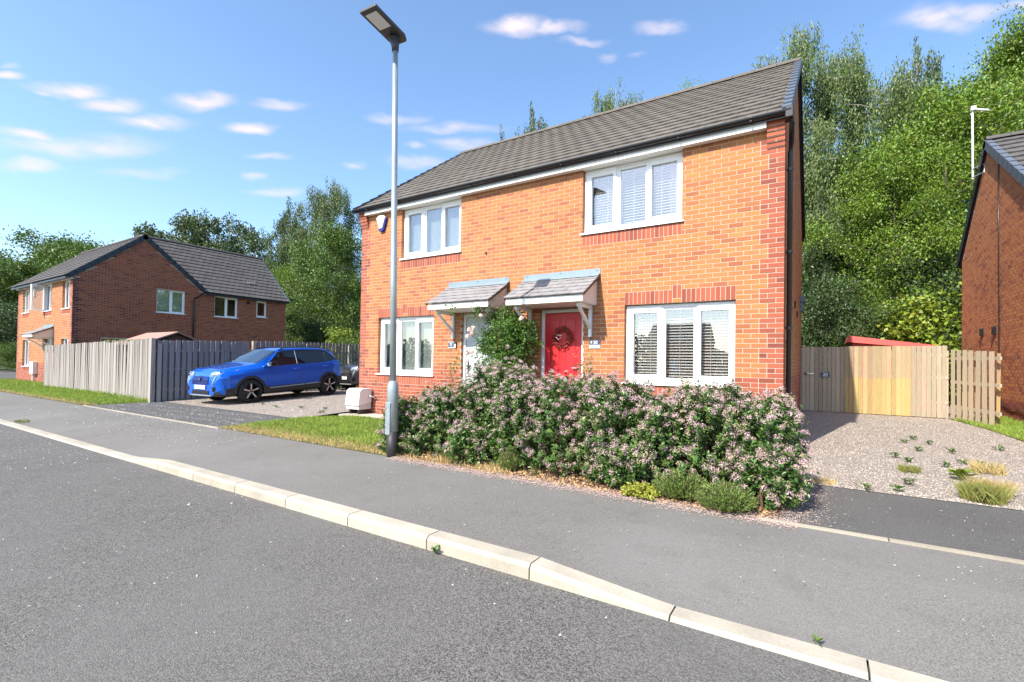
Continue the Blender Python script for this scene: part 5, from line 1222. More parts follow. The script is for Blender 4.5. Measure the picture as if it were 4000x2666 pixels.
def gen_tree(seed, H, base, Rad, kind, nleaf, lsize, nlimb=20, r0=None, prof=None):
    rng = np.random.default_rng(seed); r0 = r0 or H*.013
    wood = MB(); nseg = 9; drift = rng.normal(scale=.03*H/10, size=(nseg+1, 2)).cumsum(0)*.8; drift[0] = 0
    tp = [(drift[i, 0], drift[i, 1], H*.90*i/nseg) for i in range(nseg+1)]; wood.tube(tp, [r0*(1-.93*(i/nseg)**.9) for i in range(nseg+1)], 7)
    def trunk(t):
        f = t*nseg; i = min(int(f), nseg-1); f -= i; return np.array(tp[i])*(1-f)+np.array(tp[i+1])*f
    prof = prof or (lambda t: math.sin(math.pi*min(1, max(0, .14+.76*t)))**.6)
    C, Wt = [], []
    for k in range(nlimb):
        t = (k+rng.uniform(.1, .9))/nlimb; h = base+(0.97-base)*t; a = k*2.4+rng.uniform(-.5, .5); p0 = trunk(h/1.0)
        Lm = Rad*prof(t)*rng.uniform(.75, 1.2); up = rng.uniform(.25, .7) if kind != 'bush' else rng.uniform(.1, .6)
        path = [p0]; d = np.array([math.cos(a), math.sin(a), up]); d /= np.linalg.norm(d); n = 6
        for i in range(n):
            bend = np.array([rng.normal(scale=.12), rng.normal(scale=.12), (-.16 if kind == 'birch' else -.03)+rng.normal(scale=.06)]); d = d+bend; d /= np.linalg.norm(d); path.append(path[-1]+d*Lm/n)
        rr = r0*(.22 if kind == 'birch' else .34)*(1-.55*h); wood.tube([tuple(p) for p in path], [max(.008, rr*(1-.85*i/n)) for i in range(n+1)], 5, cap=False)
        for i in range(2, n+1): C.append(path[i]); Wt.append(.7)
        for j in range(6):
            i = rng.integers(2, n+1); p = path[i]; dd = rdir(rng, 1)[0]; dd[2] = abs(dd[2])*.6-(.15 if kind == 'birch' else 0); dd += (path[i]-path[0])/Lm*.5; dd /= np.linalg.norm(dd); l = Lm*rng.uniform(.18, .42)
            e = p+dd*l; m_ = p+dd*l*.5+np.array([0, 0, .04*l]); wood.tube([tuple(p), tuple(m_), tuple(e)], [.018*H/12, .012*H/12, .005], 4, cap=False)
            C += [m_, e, e]; Wt += [.8, 1, 1]
    C += [np.array(tp[-1])+np.array([0, 0, .03*H]), np.array(tp[-1])]; Wt += [2, 2]; C = np.array(C); Wt = np.array(Wt)/sum(Wt)
    ncl = int(len(C)*(.62 if kind != 'birch' else 1.25)); ci = rng.choice(len(C), ncl, p=Wt); cc = C[ci]+rng.normal(scale=.03*Rad+.10, size=(ncl, 3))
    li = rng.integers(0, ncl, nleaf)
    if kind == 'birch':
        hang = rng.uniform(.3, 1.0, ncl)*Rad*.42+.3; t = rng.uniform(0, 1, nleaf)**.8
        sw = rng.normal(scale=.10, size=(ncl, 2))
        P = cc[li].copy(); P[:, 2] -= t*hang[li]; P[:, :2] += sw[li]*t[:, None]*hang[li][:, None]+rng.normal(scale=.055+.02*Rad, size=(nleaf, 2)); P[:, 2] += rng.normal(scale=.06, size=nleaf)
        D = rdir(rng, nleaf)*.55+np.array([0, 0, -1.]); N = rdir(rng, nleaf)+np.array([0, -.3, .35]); ratio = .52
    else:
        sg = rng.uniform(.6, 1.4, ncl)*(.085*Rad+.10); P = cc[li]+rng.normal(size=(nleaf, 3))*sg[li][:, None]*np.array([1, 1, .62]); D = rdir(rng, nleaf); D[:, 2] -= .25; N = rdir(rng, nleaf)+np.array([0, 0, .8]); ratio = .66
    P[:, 2] = np.maximum(P[:, 2], .08)
    sz = lsize*rng.uniform(.65, 1.35, nleaf); V, F = leaf_quads(P, D, N, sz, ratio, .06)
    me_w = bpy.data.meshes.new('trunk'); me_w.from_pydata(wood.v, [], wood.f); me_w.update(); me_w.polygons.foreach_set('use_smooth', [True]*len(me_w.polygons))
    return me_w, fast('crown', V, F)
PROTO = {}
def proto(key, leafmat, bark, *a, **k):
    w, c = gen_tree(*a, **k); w.materials.append(MT[bark]); c.materials.append(MT[leafmat]); PROTO[key] = (w, c, a[1])
round_p = lambda t: (math.sin(math.pi*min(1, .16+.80*t)))**.6
proto('birch_a', 'leaf_birch', 'bark_birch', 1, 14, .22, 2.7, 'birch', 66000, .105, nlimb=32)
proto('birch_b', 'leaf_birch_dark', 'bark_birch', 2, 13, .25, 2.4, 'birch', 40000, .12, nlimb=28, prof=lambda t: (1-t)**.6*.85+.22)
proto('birch_c', 'leaf_birch', 'bark_birch', 9, 15, .15, 3.3, 'birch', 80000, .108, nlimb=36)
proto('broad_a', 'leaf_bright', 'bark', 3, 12, .10, 3.7, 'broad', 68000, .108, nlimb=34, prof=round_p)
proto('broad_b', 'leaf_mid', 'bark', 4, 12, .08, 3.5, 'broad', 48000, .125, nlimb=32, prof=round_p)
proto('broad_c', 'leaf_bright', 'bark', 13, 15, .08, 3.9, 'broad', 76000, .112, nlimb=38, prof=round_p)
proto('bush_a', 'leaf_mid', 'bark', 5, 4.5, .03, 2.1, 'bush', 20000, .095, nlimb=26, prof=lambda t: 1.05-.55*t)
proto('bush_b', 'leaf_dark', 'bark', 6, 4.5, .03, 2.2, 'bush', 18000, .095, nlimb=26, prof=lambda t: 1.05-.55*t)
proto('bush_y', 'leaf_yellow', 'bark', 7, 3.0, .03, 1.3, 'bush', 7000, .11, nlimb=20, prof=lambda t: 1.05-.6*t)
proto('far_a', 'leaf_mid', 'bark', 8, 14, .05, 5.2, 'broad', 36000, .22, nlimb=30, prof=round_p)
proto('far_b', 'leaf_birch_dark', 'bark_birch', 11, 16, .2, 3.4, 'birch', 30000, .19, nlimb=24)
def plant_tree(key, name, x, y, h, label, wide=1.0, rot=None, group='trees behind the houses', cat='tree', z=-.1):
    w, c, H = PROTO[key]; s = h/H
    r = bpy.data.objects.new(name, None); r.location = (x, y, z); r.rotation_euler = (0, 0, rot if rot is not None else (x*1.7+y*.9) % 6.28); r.scale = (s*wide, s*wide, s); col.objects.link(r); tag(r, label, cat, group)
    for nm, me in (('trunk', w), ('crown', c)):
        o = bpy.data.objects.new(nm, me); col.objects.link(o); o.parent = r
    return r
T = plant_tree
# right, behind the side drive
T('birch_a', 'birch_tree', 8.45, 19.0, 20.3, 'weeping birch rising behind the right gable of the main house', .72)
T('birch_c', 'birch_tree', 11.6, 21.5, 20.2, 'broad weeping birch right of the main house roof, tallest of that clump', .8)
T('birch_b', 'birch_tree', 14.7, 25.5, 21.4, 'dark slim birch top between the broad birch and the bright tree', .62)
T('broad_c', 'leafy_tree', 18.2, 23.5, 19.6, 'tall bright green tree at the top right corner of the picture', .74)
T('broad_a', 'leafy_tree', 15.0, 19.0, 14.2, 'bright green tree behind the aerial of the right-hand house', .86)
T('broad_b', 'leafy_tree', 20.5, 19.5, 14.5, 'mid green tree behind the ridge of the right-hand house', .9)
T('broad_a', 'leafy_tree', 12.4, 15.6, 10.6, 'bright green tree in the middle of the gap between the houses', .86, 2.1)
T('birch_b', 'birch_tree', 9.9, 16.5, 9.8, 'small dark birch against the right side wall of the main house', .9)
T('broad_b', 'leafy_tree', 10.9, 19.5, 12.5, 'shaded tree deep between the birches behind the gate', .9)
T('bush_b', 'garden_bush', 10.1, 12.3, 4.6, 'dark green bush beside the rear corner of the main house', .8, group='bushes beyond the gate', cat='bush')
T('bush_a', 'garden_bush', 11.6, 13.4, 4.2, 'mid green bush right behind the red shed roof', .9, group='bushes beyond the gate', cat='bush')
T('bush_y', 'garden_bush', 12.9, 12.6, 3.7, 'bright leafy bush between the red shed and the right-hand house', 1.15, group='bushes beyond the gate', cat='bush')
T('bush_b', 'garden_bush', 13.6, 14.6, 5.6, 'dark bush in the shade next to the right-hand house wall', .85, group='bushes beyond the gate', cat='bush')
T('bush_b', 'garden_bush', 15.5, 13.6, 5.5, 'dark bush mostly hidden behind the right-hand house', .9, group='bushes beyond the gate', cat='bush')
# tops above the main roof
T('birch_a', 'birch_tree', -2.9, 23.6, 23.6, 'birch crown showing above the middle of the main roof', .62)
T('birch_b', 'birch_tree', -9.0, 22.4, 22.6, 'thin birch tip above the left part of the main roof', .6)
T('birch_b', 'birch_tree', -11.2, 21.4, 20.6, 'smallest birch tip just above the main roof, left of the others', .4)
T('broad_a', 'leafy_tree', 3.1, 22.5, 18.9, 'tree whose few top leaves peep over the main roof ridge', .35)
# between the two houses
T('birch_a', 'birch_tree', -29.8, 19.6, 20.0, 'tall weeping birch left of the main house, seen between the two houses', .80, 1.0)
T('birch_b', 'birch_tree', -35.0, 18.8, 18.0, 'pointed dark birch left of the tall weeping birch', .85)
T('broad_b', 'leafy_tree', -20.2, 14.2, 11.6, 'big round tree against the left edge of the main house', .95, .4)
T('broad_b', 'leafy_tree', -24.6, 15.0, 10.6, 'round leafy tree in front of the pointed birch', .9, 2.0)
T('broad_a', 'leafy_tree', -31.5, 17.5, 10.4, 'light green tree behind the end of the left house roof', .9, 3.0)
T('far_a', 'leafy_tree', -40.5, 20.7, 12.5, 'distant green tree behind the left house wing roof', .8)
T('bush_y', 'garden_bush', -16.6, 11.4, 3.2, 'yellow-green bush peeping over the back fence of the left drive', 1.0, group='bushes over the back fence', cat='bush')
T('bush_a', 'garden_bush', -13.6, 11.0, 2.9, 'green bush over the back fence next to the main house', 1.3, group='bushes over the back fence', cat='bush')
T('bush_b', 'garden_bush', -19.5, 11.8, 4.0, 'dark bush behind the end wall of the left house', 1.0, group='bushes over the back fence', cat='bush')
T('bush_b', 'garden_bush', -10.8, 10.8, 3.8, 'dark bush hidden behind the left side of the main house', 1.0, group='bushes over the back fence', cat='bush')
T('far_b', 'birch_tree', -51.2, 16.6, 19.0, 'distant birch showing over the ridge of the left house, left one of two', 1.35)
T('far_b', 'birch_tree', -46.5, 19.0, 18.6, 'distant birch showing over the ridge of the left house, right one of two', 1.4, 2.4)
T('far_a', 'leafy_tree', -47.5, 14.0, 11.5, 'distant tree low behind the left house ridge', .9)
# far left
T('far_a', 'leafy_tree', -66.0, 12.6, 15.4, 'distant green tree left of the left house roof', 1.0, 1.5)
T('far_a', 'leafy_tree', -73.5, 13.2, 17.2, 'largest distant tree behind the slope of the left house roof', 1.05, 3.6)
T('far_a', 'leafy_tree', -72.0, 6.8, 13.4, 'dark tree at the left edge of the picture', 1.0, 5.0)
T('far_a', 'leafy_tree', -60.0, 6.4, 11.5, 'lower tree just left of the left house corner', .95, .7)
T('bush_b', 'garden_bush', -47, 3.6, 5.5, 'dark bush at the far left beside the left house wall', 1.5, group='bushes along the side street', cat='bush')
T('bush_a', 'garden_bush', -43, 2.6, 2.3, 'low green bush at the left edge by the side street', 1.5, group='bushes along the side street', cat='bush')
T('bush_b', 'garden_bush', -53, 2.2, 5.0, 'dark bush behind the side street at the left edge', 1.5, group='bushes along the side street', cat='bush')
# wooded bank that closes the view behind the trees
xs = np.linspace(-120, 70, 96); V, F = [], []; rg = np.random.default_rng(3)
for j, (y, h) in enumerate(((27, -.2), (29, 1.6), (32, 4.2), (37, 7.0), (44, 8.5), (60, 9.0))):
    for x in xs: V.append((x, y+rg.normal(scale=.5)-max(0, -x-40)*.0, h*(1+.12*math.sin(x*.23)+.1*rg.normal()) if h > 0 else h))
nx = len(xs); F = [(j*nx+i, j*nx+i+1, (j+1)*nx+i+1, (j+1)*nx+i) for j in range(5) for i in range(nx-1)]
hs_ = mesh_obj('hillside', fast('hillside', V, F), 'field', smooth=True); hs_['kind'] = 'structure'
n = 60000; P = np.zeros((n, 3)); P[:, 0] = rg.uniform(-110, 45, n); t = rg.uniform(0, 1, n); P[:, 1] = 26.5+t*14; P[:, 2] = np.interp(P[:, 1], [27, 29, 32, 37, 44], [0, 1.6, 4.2, 7, 8.5])+rg.gamma(2, .9, n)
Vq, Fq = leaf_quads(P, rdir(rg, n), rdir(rg, n)+np.array([0, -.5, .6]), rg.uniform(.2, .42, n), .7)
o = mesh_obj('bank_undergrowth', fast('bank_undergrowth', Vq, Fq), 'leaf_dark'); tag(o, 'dark undergrowth covering the bank behind the trees', 'undergrowth', kind='stuff')

n = 30000; P = np.zeros((n, 3)); P[:, 0] = rg.uniform(-170, 70, n); P[:, 1] = -80+rg.normal(scale=1.5, size=n); P[:, 2] = rg.uniform(0, 1, n)*(5.2+1.2*np.sin(P[:, 0]*.21)+.8*np.sin(P[:, 0]*.53))  # unseen tree line, added to give the windows a reflection
Vq, Fq = leaf_quads(P, rdir(rg, n), rdir(rg, n)+np.array([0, .5, .6]), rg.uniform(.5, 1.0, n), .7)
o = mesh_obj('added_reflection_trees', fast('added_reflection_trees', Vq, Fq), 'leaf_dark'); tag(o, 'unseen line of trees added across the road for the windows to mirror', 'trees', kind='stuff')
# ------------------------------------------------------------------ flowering shrubs in the front bed
def shrub(seed, x, y, rx, ry, h, label, fl=.62, nsh=300, group='pink flowering shrubs along the front bed', lsz=.044, skirt=.06):
    rng = np.random.default_rng(seed)
    root = thing('flowering_shrub', (x, y, 0), label, 'shrub', group)
    ph = rng.uniform(0, 6.28, 6); fq = rng.integers(2, 6, 6)
    a = rng.uniform(0, 2*math.pi, nsh); v = rng.uniform(0, 1, nsh)**.78; rad = 1-.32*rng.uniform(0, 1, nsh)**2.2
    lump = 1+sum(.06*np.sin(fq[k]*a+ph[k]+3*v*(k-2)) for k in range(6))+.05*rng.normal(size=nsh)
    el_ = (v*1.0)*math.pi/2; bulge = np.cos(el_*.94)**.42
    tip = np.stack([x+rx*np.cos(a)*bulge*rad*lump, y+ry*np.sin(a)*bulge*rad*lump, skirt*h+(1-skirt)*h*np.sin(el_)**.9*rad*(1+.055*rng.normal(size=nsh))], 1)
    tip[:, 2] = np.maximum(tip[:, 2], .07)
    cen = np.array([x, y, h*.42]); out = tip-cen; out /= np.linalg.norm(out, axis=1, keepdims=True); d = out*.6+np.array([0, 0, .65])+.3*rdir(rng, nsh); d /= np.linalg.norm(d, axis=1, keepdims=True)
    m = MB()
    for k in range(0, nsh, 9):
        b = np.array([x+rng.normal(scale=.08), y+rng.normal(scale=.08), 0]); mid = (b+tip[k])/2+np.array([0, 0, .12*h])+rng.normal(scale=.04, size=3); m.tube([tuple(b), tuple(mid), tuple(tip[k]-d[k]*.02)], [.012, .007, .003], 4, cap=False)
    m.build('stems', 'twig', root, kind='stuff')
    nl = 17; tl = rng.uniform(0, 1, (nsh, nl)); L = rng.uniform(.10, .19, nsh)
    P = tip[:, None]-d[:, None]*(tl*L[:, None])[:, :, None]; side = rdir(rng, nsh*nl).reshape(nsh, nl, 3); side -= d[:, None]*(side*d[:, None]).sum(2, keepdims=True); side /= np.linalg.norm(side, axis=2, keepdims=True)
    P = P+side*.022; D = side+d[:, None]*.55; N = d[:, None]-side*.3+.35*rdir(rng, nsh*nl).reshape(nsh, nl, 3)
    n2 = 2400; ii = rng.integers(0, nsh, n2); P2 = cen+(tip[ii]-cen)*rng.uniform(.35, .92, (n2, 1))+rng.normal(scale=.05, size=(n2, 3)); P2[:, 2] = np.maximum(P2[:, 2], .05)
    Pa = np.concatenate([P.reshape(-1, 3), P2]); Da = np.concatenate([D.reshape(-1, 3), rdir(rng, n2)]); Na = np.concatenate([N.reshape(-1, 3), rdir(rng, n2)+np.array([0, 0, .6])])
    V, F = leaf_hex(Pa, Da, Na, lsz*rng.uniform(.65, 1.3, len(Pa))); mesh_obj('foliage', fast('foliage', V, F), 'leaf_shrub', root, kind='stuff')
    for nm, mt, lo, hi in (('flower_heads', 'flower', 0, .58), ('faded_flower_heads', 'flower_buds', .58, 1)):
        u = rng.uniform(0, 1, nsh); pick = np.where((u < fl) & (rng.uniform(0, 1, nsh) >= lo-.0) & ((np.arange(nsh)*.61803) % 1 >= lo) & ((np.arange(nsh)*.61803) % 1 < hi))[0]
        if not len(pick): continue
        nf = 46; r = rng.uniform(.030, .060, len(pick)); dome = rdir(rng, len(pick)*nf).reshape(len(pick), nf, 3); dd = d[pick][:, None]; s_ = (dome*dd).sum(2, keepdims=True); dome = dome-dd*np.minimum(0, s_)*1.6
        q = tip[pick][:, None]+dd*.016+dome*r[:, None, None]*rng.uniform(.55, 1.05, (len(pick), nf, 1)); nn = dome+.35*rdir(rng, len(pick)*nf).reshape(len(pick), nf, 3)
        q = q.reshape(-1, 3); nn = nn.reshape(-1, 3); dirs = np.cross(nn, rdir(rng, len(q))); V, F = leaf_quads(q, dirs, nn, rng.uniform(.009, .0165, len(q)), .95, .18); mesh_obj(nm, fast(nm, V, F), mt, root, kind='stuff')
    return root
SH = [(4.78, -2.78, .42, .46, .74, 'leftmost flowering shrub, dark leaved, wrapped round the foot of the lamp post', .34), (5.32, -2.60, .50, .54, .92, 'second flowering shrub from the lamp post, mostly green', .38),
      (6.02, -2.30, .52, .60, 1.24, 'tallest flowering shrub, below the climbing rose', .74), (6.62, -2.55, .50, .58, 1.02, 'flowering shrub below the red door', .62),
      (7.22, -2.55, .52, .62, 1.12, 'flowering shrub just left of the lower right window', .70), (7.80, -2.52, .50, .62, 1.10, 'flowering shrub under the left side of the lower right window', .72),
      (8.35, -2.45, .46, .62, .94, 'lower flowering shrub under the middle of the lower right window', .70), (8.86, -2.45, .52, .64, 1.06, 'second flowering shrub from the right end of the bed', .78),
      (9.34, -2.36, .47, .66, 1.0, 'rightmost flowering shrub, bright pink, at the edge of the drive', .85), (5.45, -1.75, .5, .45, .96, 'flowering shrub in the back row near the pale grey door', .5),
      (7.1, -1.55, .55, .45, 1.04, 'flowering shrub in the back row in front of the red door', .66), (8.6, -1.5, .55, .45, .96, 'flowering shrub in the back row under the lower right window', .7),
      (9.45, -2.82, .34, .30, .55, 'low pink skirt of flowers at the right corner of the bed', .85), (8.02, -2.95, .36, .28, .46, 'low leafy shoot in front of the shrubs above the yellow groundcover', .5), (5.95, -2.95, .34, .26, .48, 'low green skirt of the hedge below the second shrub from the lamp post', .3)]
for i, (x, y, rx, ry, h, lb, fl) in enumerate(SH): shrub(40+i, x, y, rx, ry, h, lb, fl+.10, nsh=560 if h > .7 else 200)
def small_shrub(name, seed, x, y, r, h, n, mat, lsz, label, ratio=.35, upright=.8, cat='shrub', group=None, up_sp=.5):
    rng = np.random.default_rng(seed); root = thing(name, (x, y, 0), label, cat, group); ns = n//14
    a = rng.uniform(0, 6.28, ns); rr = r*np.sqrt(rng.uniform(0, 1, ns)); tipz = h*np.sqrt(np.maximum(.05, 1-(rr/r)**2*.85))*rng.uniform(.75, 1.1, ns); tips = np.stack([x+rr*np.cos(a), y+rr*np.sin(a), tipz], 1); b = np.stack([x+rr*np.cos(a)*.4, y+rr*np.sin(a)*.4, 0*rr], 1)
    m = MB()
    for k in range(0, ns, 3): m.tube([tuple(b[k]), tuple(tips[k])], [.005, .002], 3, cap=False)
    m.build('stems', 'twig', root, kind='stuff')
    i = rng.integers(0, ns, n); t = rng.uniform(.25, 1, n)[:, None]; P = b[i]+(tips[i]-b[i])*t+rng.normal(scale=.008, size=(n, 3)); ax = tips[i]-b[i]; ax /= np.linalg.norm(ax, axis=1, keepdims=True); D = ax*upright+rdir(rng, n)*up_sp; P[:, 2] = np.maximum(P[:, 2], .02)
    V, F = leaf_quads(P, D, rdir(rng, n), lsz*rng.uniform(.6, 1.3, n), ratio, .05); mesh_obj('foliage', fast('foliage', V, F), mat, root, kind='stuff'); return root
small_shrub('heather', 71, 8.72, -3.0, .30, .27, 9000, 'leaf_heather', .026, 'green heather mound at the front of the bed, left of the two larger ones', group='low heathers at the bed edge')
small_shrub('heather', 72, 9.15, -3.14, .30, .23, 9000, 'leaf_heather', .026, 'green heather mound at the front right corner of the bed', group='low heathers at the bed edge')
small_shrub('heather', 73, 6.66, -3.02, .16, .28, 3600, 'leaf_heather', .024, 'small bright upright heather below the tall shrub', group='low heathers at the bed edge')
small_shrub('heather', 76, 8.05, -2.95, .2, .30, 3600, 'leaf_heather', .024, 'small heather tucked in the shade behind the yellow groundcover', group='low heathers at the bed edge')
small_shrub('groundcover', 74, 8.38, -3.18, .22, .13, 1500, 'leaf_lime', .030, 'yellow-green leafy groundcover at the pavement edge', .75, .4, 'plant', up_sp=1.)
small_shrub('leafy_shrub', 75, 6.42, -2.78, .24, .72, 900, 'leaf_rose', .065, 'bright green large-leaved shoot among the flowering shrubs', .6, .2, 'shrub', up_sp=1.)
small_shrub('leafy_shrub', 77, 8.05, -2.15, .25, 1.08, 900, 'leaf_rose', .06, 'light green rose shoot rising under the lower right window', .6, .2, 'shrub', up_sp=1.)
small_shrub('leafy_shrub', 78, 5.6, -1.3, .22, 1.25, 500, 'leaf_rose', .06, 'thin leafy shoot in front of the pale grey door', .6, .2, 'shrub', up_sp=1.)
# climbing rose between the doors
def roses(root, pts, r):
    rng = np.random.default_rng(12)
    for p in pts:
        n = 26; d = rdir(rng, n); d[:, 1] = -abs(d[:, 1]); P = np.array(p)+d*r*rng.uniform(.45, 1, (n, 1)); V, F = leaf_hex(P, np.cross(d, rdir(rng, n)), d, np.full(n, r*1.1), 1.0, .15); mesh_obj('rose_bloom', fast('rose_bloom', V, F), 'rose', root)
cr = thing('climbing_rose', (4.75, -.35, 0), 'climbing rose with pale pink blooms between the two front doors', 'climbing plant')
rng = np.random.default_rng(21); m = MB(); Cc = []
for k in range(16):
    a = rng.uniform(-1, 1); p = [np.array([4.72+rng.normal(scale=.05), -.3+rng.normal(scale=.05), 0])]
    tgt = np.array([4.62+a*.52, -.38+rng.normal(scale=.12), rng.uniform(1.3, 2.32)-.25*abs(a)])
    for t in (.35, .7, 1.0): p.append(p[0]+(tgt-p[0])*t+np.array([rng.normal(scale=.05), rng.normal(scale=.05), .10*math.sin(t*3)]))
    m.tube([tuple(q) for q in p], [.012, .008, .006, .003], 5, cap=False); Cc += [p[2]*.5+p[3]*.5, p[3], p[2], (p[1]+p[2])/2]
for tx_, tz_ in ((4.02, 2.50), (3.85, 2.40), (4.15, 2.30)): p0 = np.array([4.45, -.45, 2.1]); e = np.array([tx_, -.75, tz_]); m.tube([tuple(p0), tuple((p0+e)/2+np.array([0, 0, .12])), tuple(e)], [.006, .004, .002], 4, cap=False); Cc += [e, (p0+e)/2+np.array([0, 0, .1])]
m.build('stems', 'twig', cr, kind='stuff'); Cc = np.array(Cc); Cc = Cc[Cc[:, 2] > .8]; ex = rdir(rng, 150)*rng.uniform(.3, 1, (150, 1))**.4*np.array([.60, .24, .74])+np.array([4.72, -.42, 1.66]); Cc = np.concatenate([Cc, ex])
ncl = 420; cc = Cc[rng.integers(0, len(Cc), ncl)]+rng.normal(size=(ncl, 3))*np.array([.09, .06, .09]); n = 10500; P = cc[rng.integers(0, ncl, n)]+rng.normal(scale=.055, size=(n, 3)); P[:, 1] = np.minimum(P[:, 1], -.06)
V, F = leaf_hex(P, rdir(rng, n)+np.array([0, -.2, -.3]), rdir(rng, n)+np.array([0, -.5, .7]), .052*rng.uniform(.6, 1.3, n), .62, .1); mesh_obj('foliage', fast('foliage', V, F), 'leaf_rose', cr, kind='stuff')
roses(cr, [(4.20, -.75, 1.86), (4.12, -.74, 1.92), (4.25, -.80, 1.95), (4.06, -.72, 1.80), (4.17, -.82, 1.53), (4.26, -.83, 1.50), (4.10, -.76, 1.48), (5.18, -.55, 2.12), (4.93, -.62, 1.60), (4.33, -.66, 2.2)], .045)
def rose_shoot(seed, x, y, h, label):
    rng = np.random.default_rng(seed); r = thing('rose_shoot', (x, y, 0), label, 'plant', 'single rose shoots by the doors'); m = MB(); C = []
    for k in range(3):
        t = np.array([x+rng.normal(scale=.12), y+rng.normal(scale=.1), h*rng.uniform(.8, 1.05)]); m.tube([(x, y, 0), tuple((np.array([x, y, 0])+t)/2), tuple(t)], [.006, .004, .002], 4, cap=False); C += [t*u+np.array([x, y, 0])*(1-u) for u in (.55, .68, .8, .9, 1)]
    m.build('stem', 'twig', r); C = np.array(C); n = 130; P = C[rng.integers(0, len(C), n)]+rng.normal(scale=.06, size=(n, 3)); V, F = leaf_hex(P, rdir(rng, n), rdir(rng, n)+np.array([0, -.3, .8]), .055*rng.uniform(.6, 1.2, n)); mesh_obj('foliage', fast('foliage', V, F), 'leaf_rose', r, kind='stuff')
rose_shoot(31, 3.98, -1.05, 1.38, 'rose shoot in front of the pale grey door'); rose_shoot(32, 6.42, -.75, 1.42, 'rose shoot right of the red door')
wr2 = thing('rose_shoot', (8.0, -1.9, 0), 'two pale roses standing up below the lower right window', 'plant', 'single rose shoots by the doors')
q = MB(); q.tube([(7.98, -1.9, .3), (7.96, -1.92, 1.0)], .004, 4); q.tube([(8.02, -1.9, .3), (8.06, -1.92, .98)], .004, 4); q.build('stem', 'twig', wr2); roses(wr2, [(7.96, -1.92, 1.02), (8.07, -1.92, 1.0), (8.03, -1.93, .92)], .036)

# ------------------------------------------------------------------ grass, weeds, litter, stones
def blades(name, P, h, mat, seed, w=.006, lean=.35, label=None, cat=None, parent=None):
    rng = np.random.default_rng(seed); n = len(P); a = rng.uniform(0, 6.28, n); s = np.stack([np.cos(a), np.sin(a), 0*a], 1)*(w*rng.uniform(.6, 1.3, n))[:, None]
    le = rng.normal(scale=lean, size=(n, 2))*h[:, None]; tip = P+np.stack([le[:, 0], le[:, 1], h], 1); mid = P+np.stack([le[:, 0]*.3, le[:, 1]*.3, h*.55], 1)
    V = np.stack([P-s, P+s, mid+s*.75, tip, mid-s*.75], 1).reshape(-1, 3); b = np.arange(n)[:, None]*5
    me = bpy.data.meshes.new(name); F = [tuple(q) for q in (b+np.arange(5)).tolist()]; me.from_pydata(V.tolist(), [], F); me.update(); o = mesh_obj(name, me, mat, parent, kind='stuff')
    if label: tag(o, label, cat)
    return o
rng = np.random.default_rng(77)
def inpoly(pts, n):
    px_ = np.array(pts); lo, hi = px_.min(0), px_.max(0); out = []
    while len(out) < n:
        q = rng.uniform(lo, hi, (n*2, 2)); ok = np.zeros(len(q), bool); j = len(pts)-1
        for i in range(len(pts)):
            xi, yi = pts[i]; xj, yj = pts[j]; c = ((yi > q[:, 1]) != (yj > q[:, 1])) & (q[:, 0] < (xj-xi)*(q[:, 1]-yi)/(yj-yi+1e-12)+xi); ok ^= c; j = i
        out += q[ok].tolist()
    return np.array(out[:n])
lawn_p = [(.25, -3.24), (4.95, -3.24), (4.95, -.66), (.75, -.66), (.06, -1.45)]
q = inpoly(lawn_p, 46000); dry = (rng.uniform(0, 1, len(q)) < np.clip(1.15-(q[:, 1]+3.24)/.7, .12, .93)); dry |= (np.sin(q[:, 0]*2.1+q[:, 1]*3)+rng.normal(scale=.5, size=len(q)) > 1.5)
z = np.full(len(q), .001)
blades('lawn_grass', np.column_stack([q, z])[~dry], rng.uniform(.025, .075, (~dry).sum()), 'grass', 1, label='short green lawn left of the lamp post', cat='grass'); blades('dry_lawn_grass', np.column_stack([q, z])[dry], rng.uniform(.02, .05, dry.sum()), 'grass_dry', 2, label='straw-coloured grass along the edge of the lawn', cat='grass')
verge_p = [(-26.4, -3.22), (-6.9, -3.22), (-6.75, -3.0), (-6.75, -1.78), (-17.4, -1.55), (-17.4, -.8), (-26.0, -.8), (-27.0, -1.6)]
q = inpoly(verge_p, 42000); dry = rng.uniform(0, 1, len(q)) < np.clip(1.1-(q[:, 1]+3.22)/.45, .04, .93); tall = np.clip(1-(abs(q[:, 1]+1.78+(q[:, 0]+6.7)*-.022))/.3, 0, 1)
z = np.full(len(q), .001); hh = rng.uniform(.03, .09, len(q))+tall*rng.uniform(0, .14, len(q))
blades('verge_grass', np.column_stack([q, z])[~dry], hh[~dry], 'grass', 3, w=.008, label='green grass verge in front of the grey board fence', cat='grass'); blades('dry_verge_grass', np.column_stack([q, z])[dry], hh[dry]*.6, 'grass_dry', 4, w=.008, label='dry yellow grass along the edge of the verge', cat='grass')
q = inpoly([(12.62, 6.7), (13.5, 6.7), (13.5, 1.4), (13.25, 2.3), (12.98, 3.5), (12.86, 5.0)], 14000); hh = rng.uniform(.04, .16, len(q))*np.clip(.5+(q[:, 0]-12.9)*1.3, .5, 1.3)
blades('strip_grass', np.column_stack([q, np.array([GZR(v)+.010 for v in q[:, 1]])]), hh, 'grass', 5, w=.008, label='grass strip along the foot of the right-hand house', cat='grass')
q = inpoly([(5.0, -3.26), (9.5, -3.26), (9.5, -2.75), (5.0, -2.75)], 3600); k = ((q[:, 0] < 6.9) & (np.sin(q[:, 0]*7)+rng.normal(scale=.6, size=len(q)) > -.2)) | (rng.uniform(0, 1, len(q)) < .15); q = q[k]
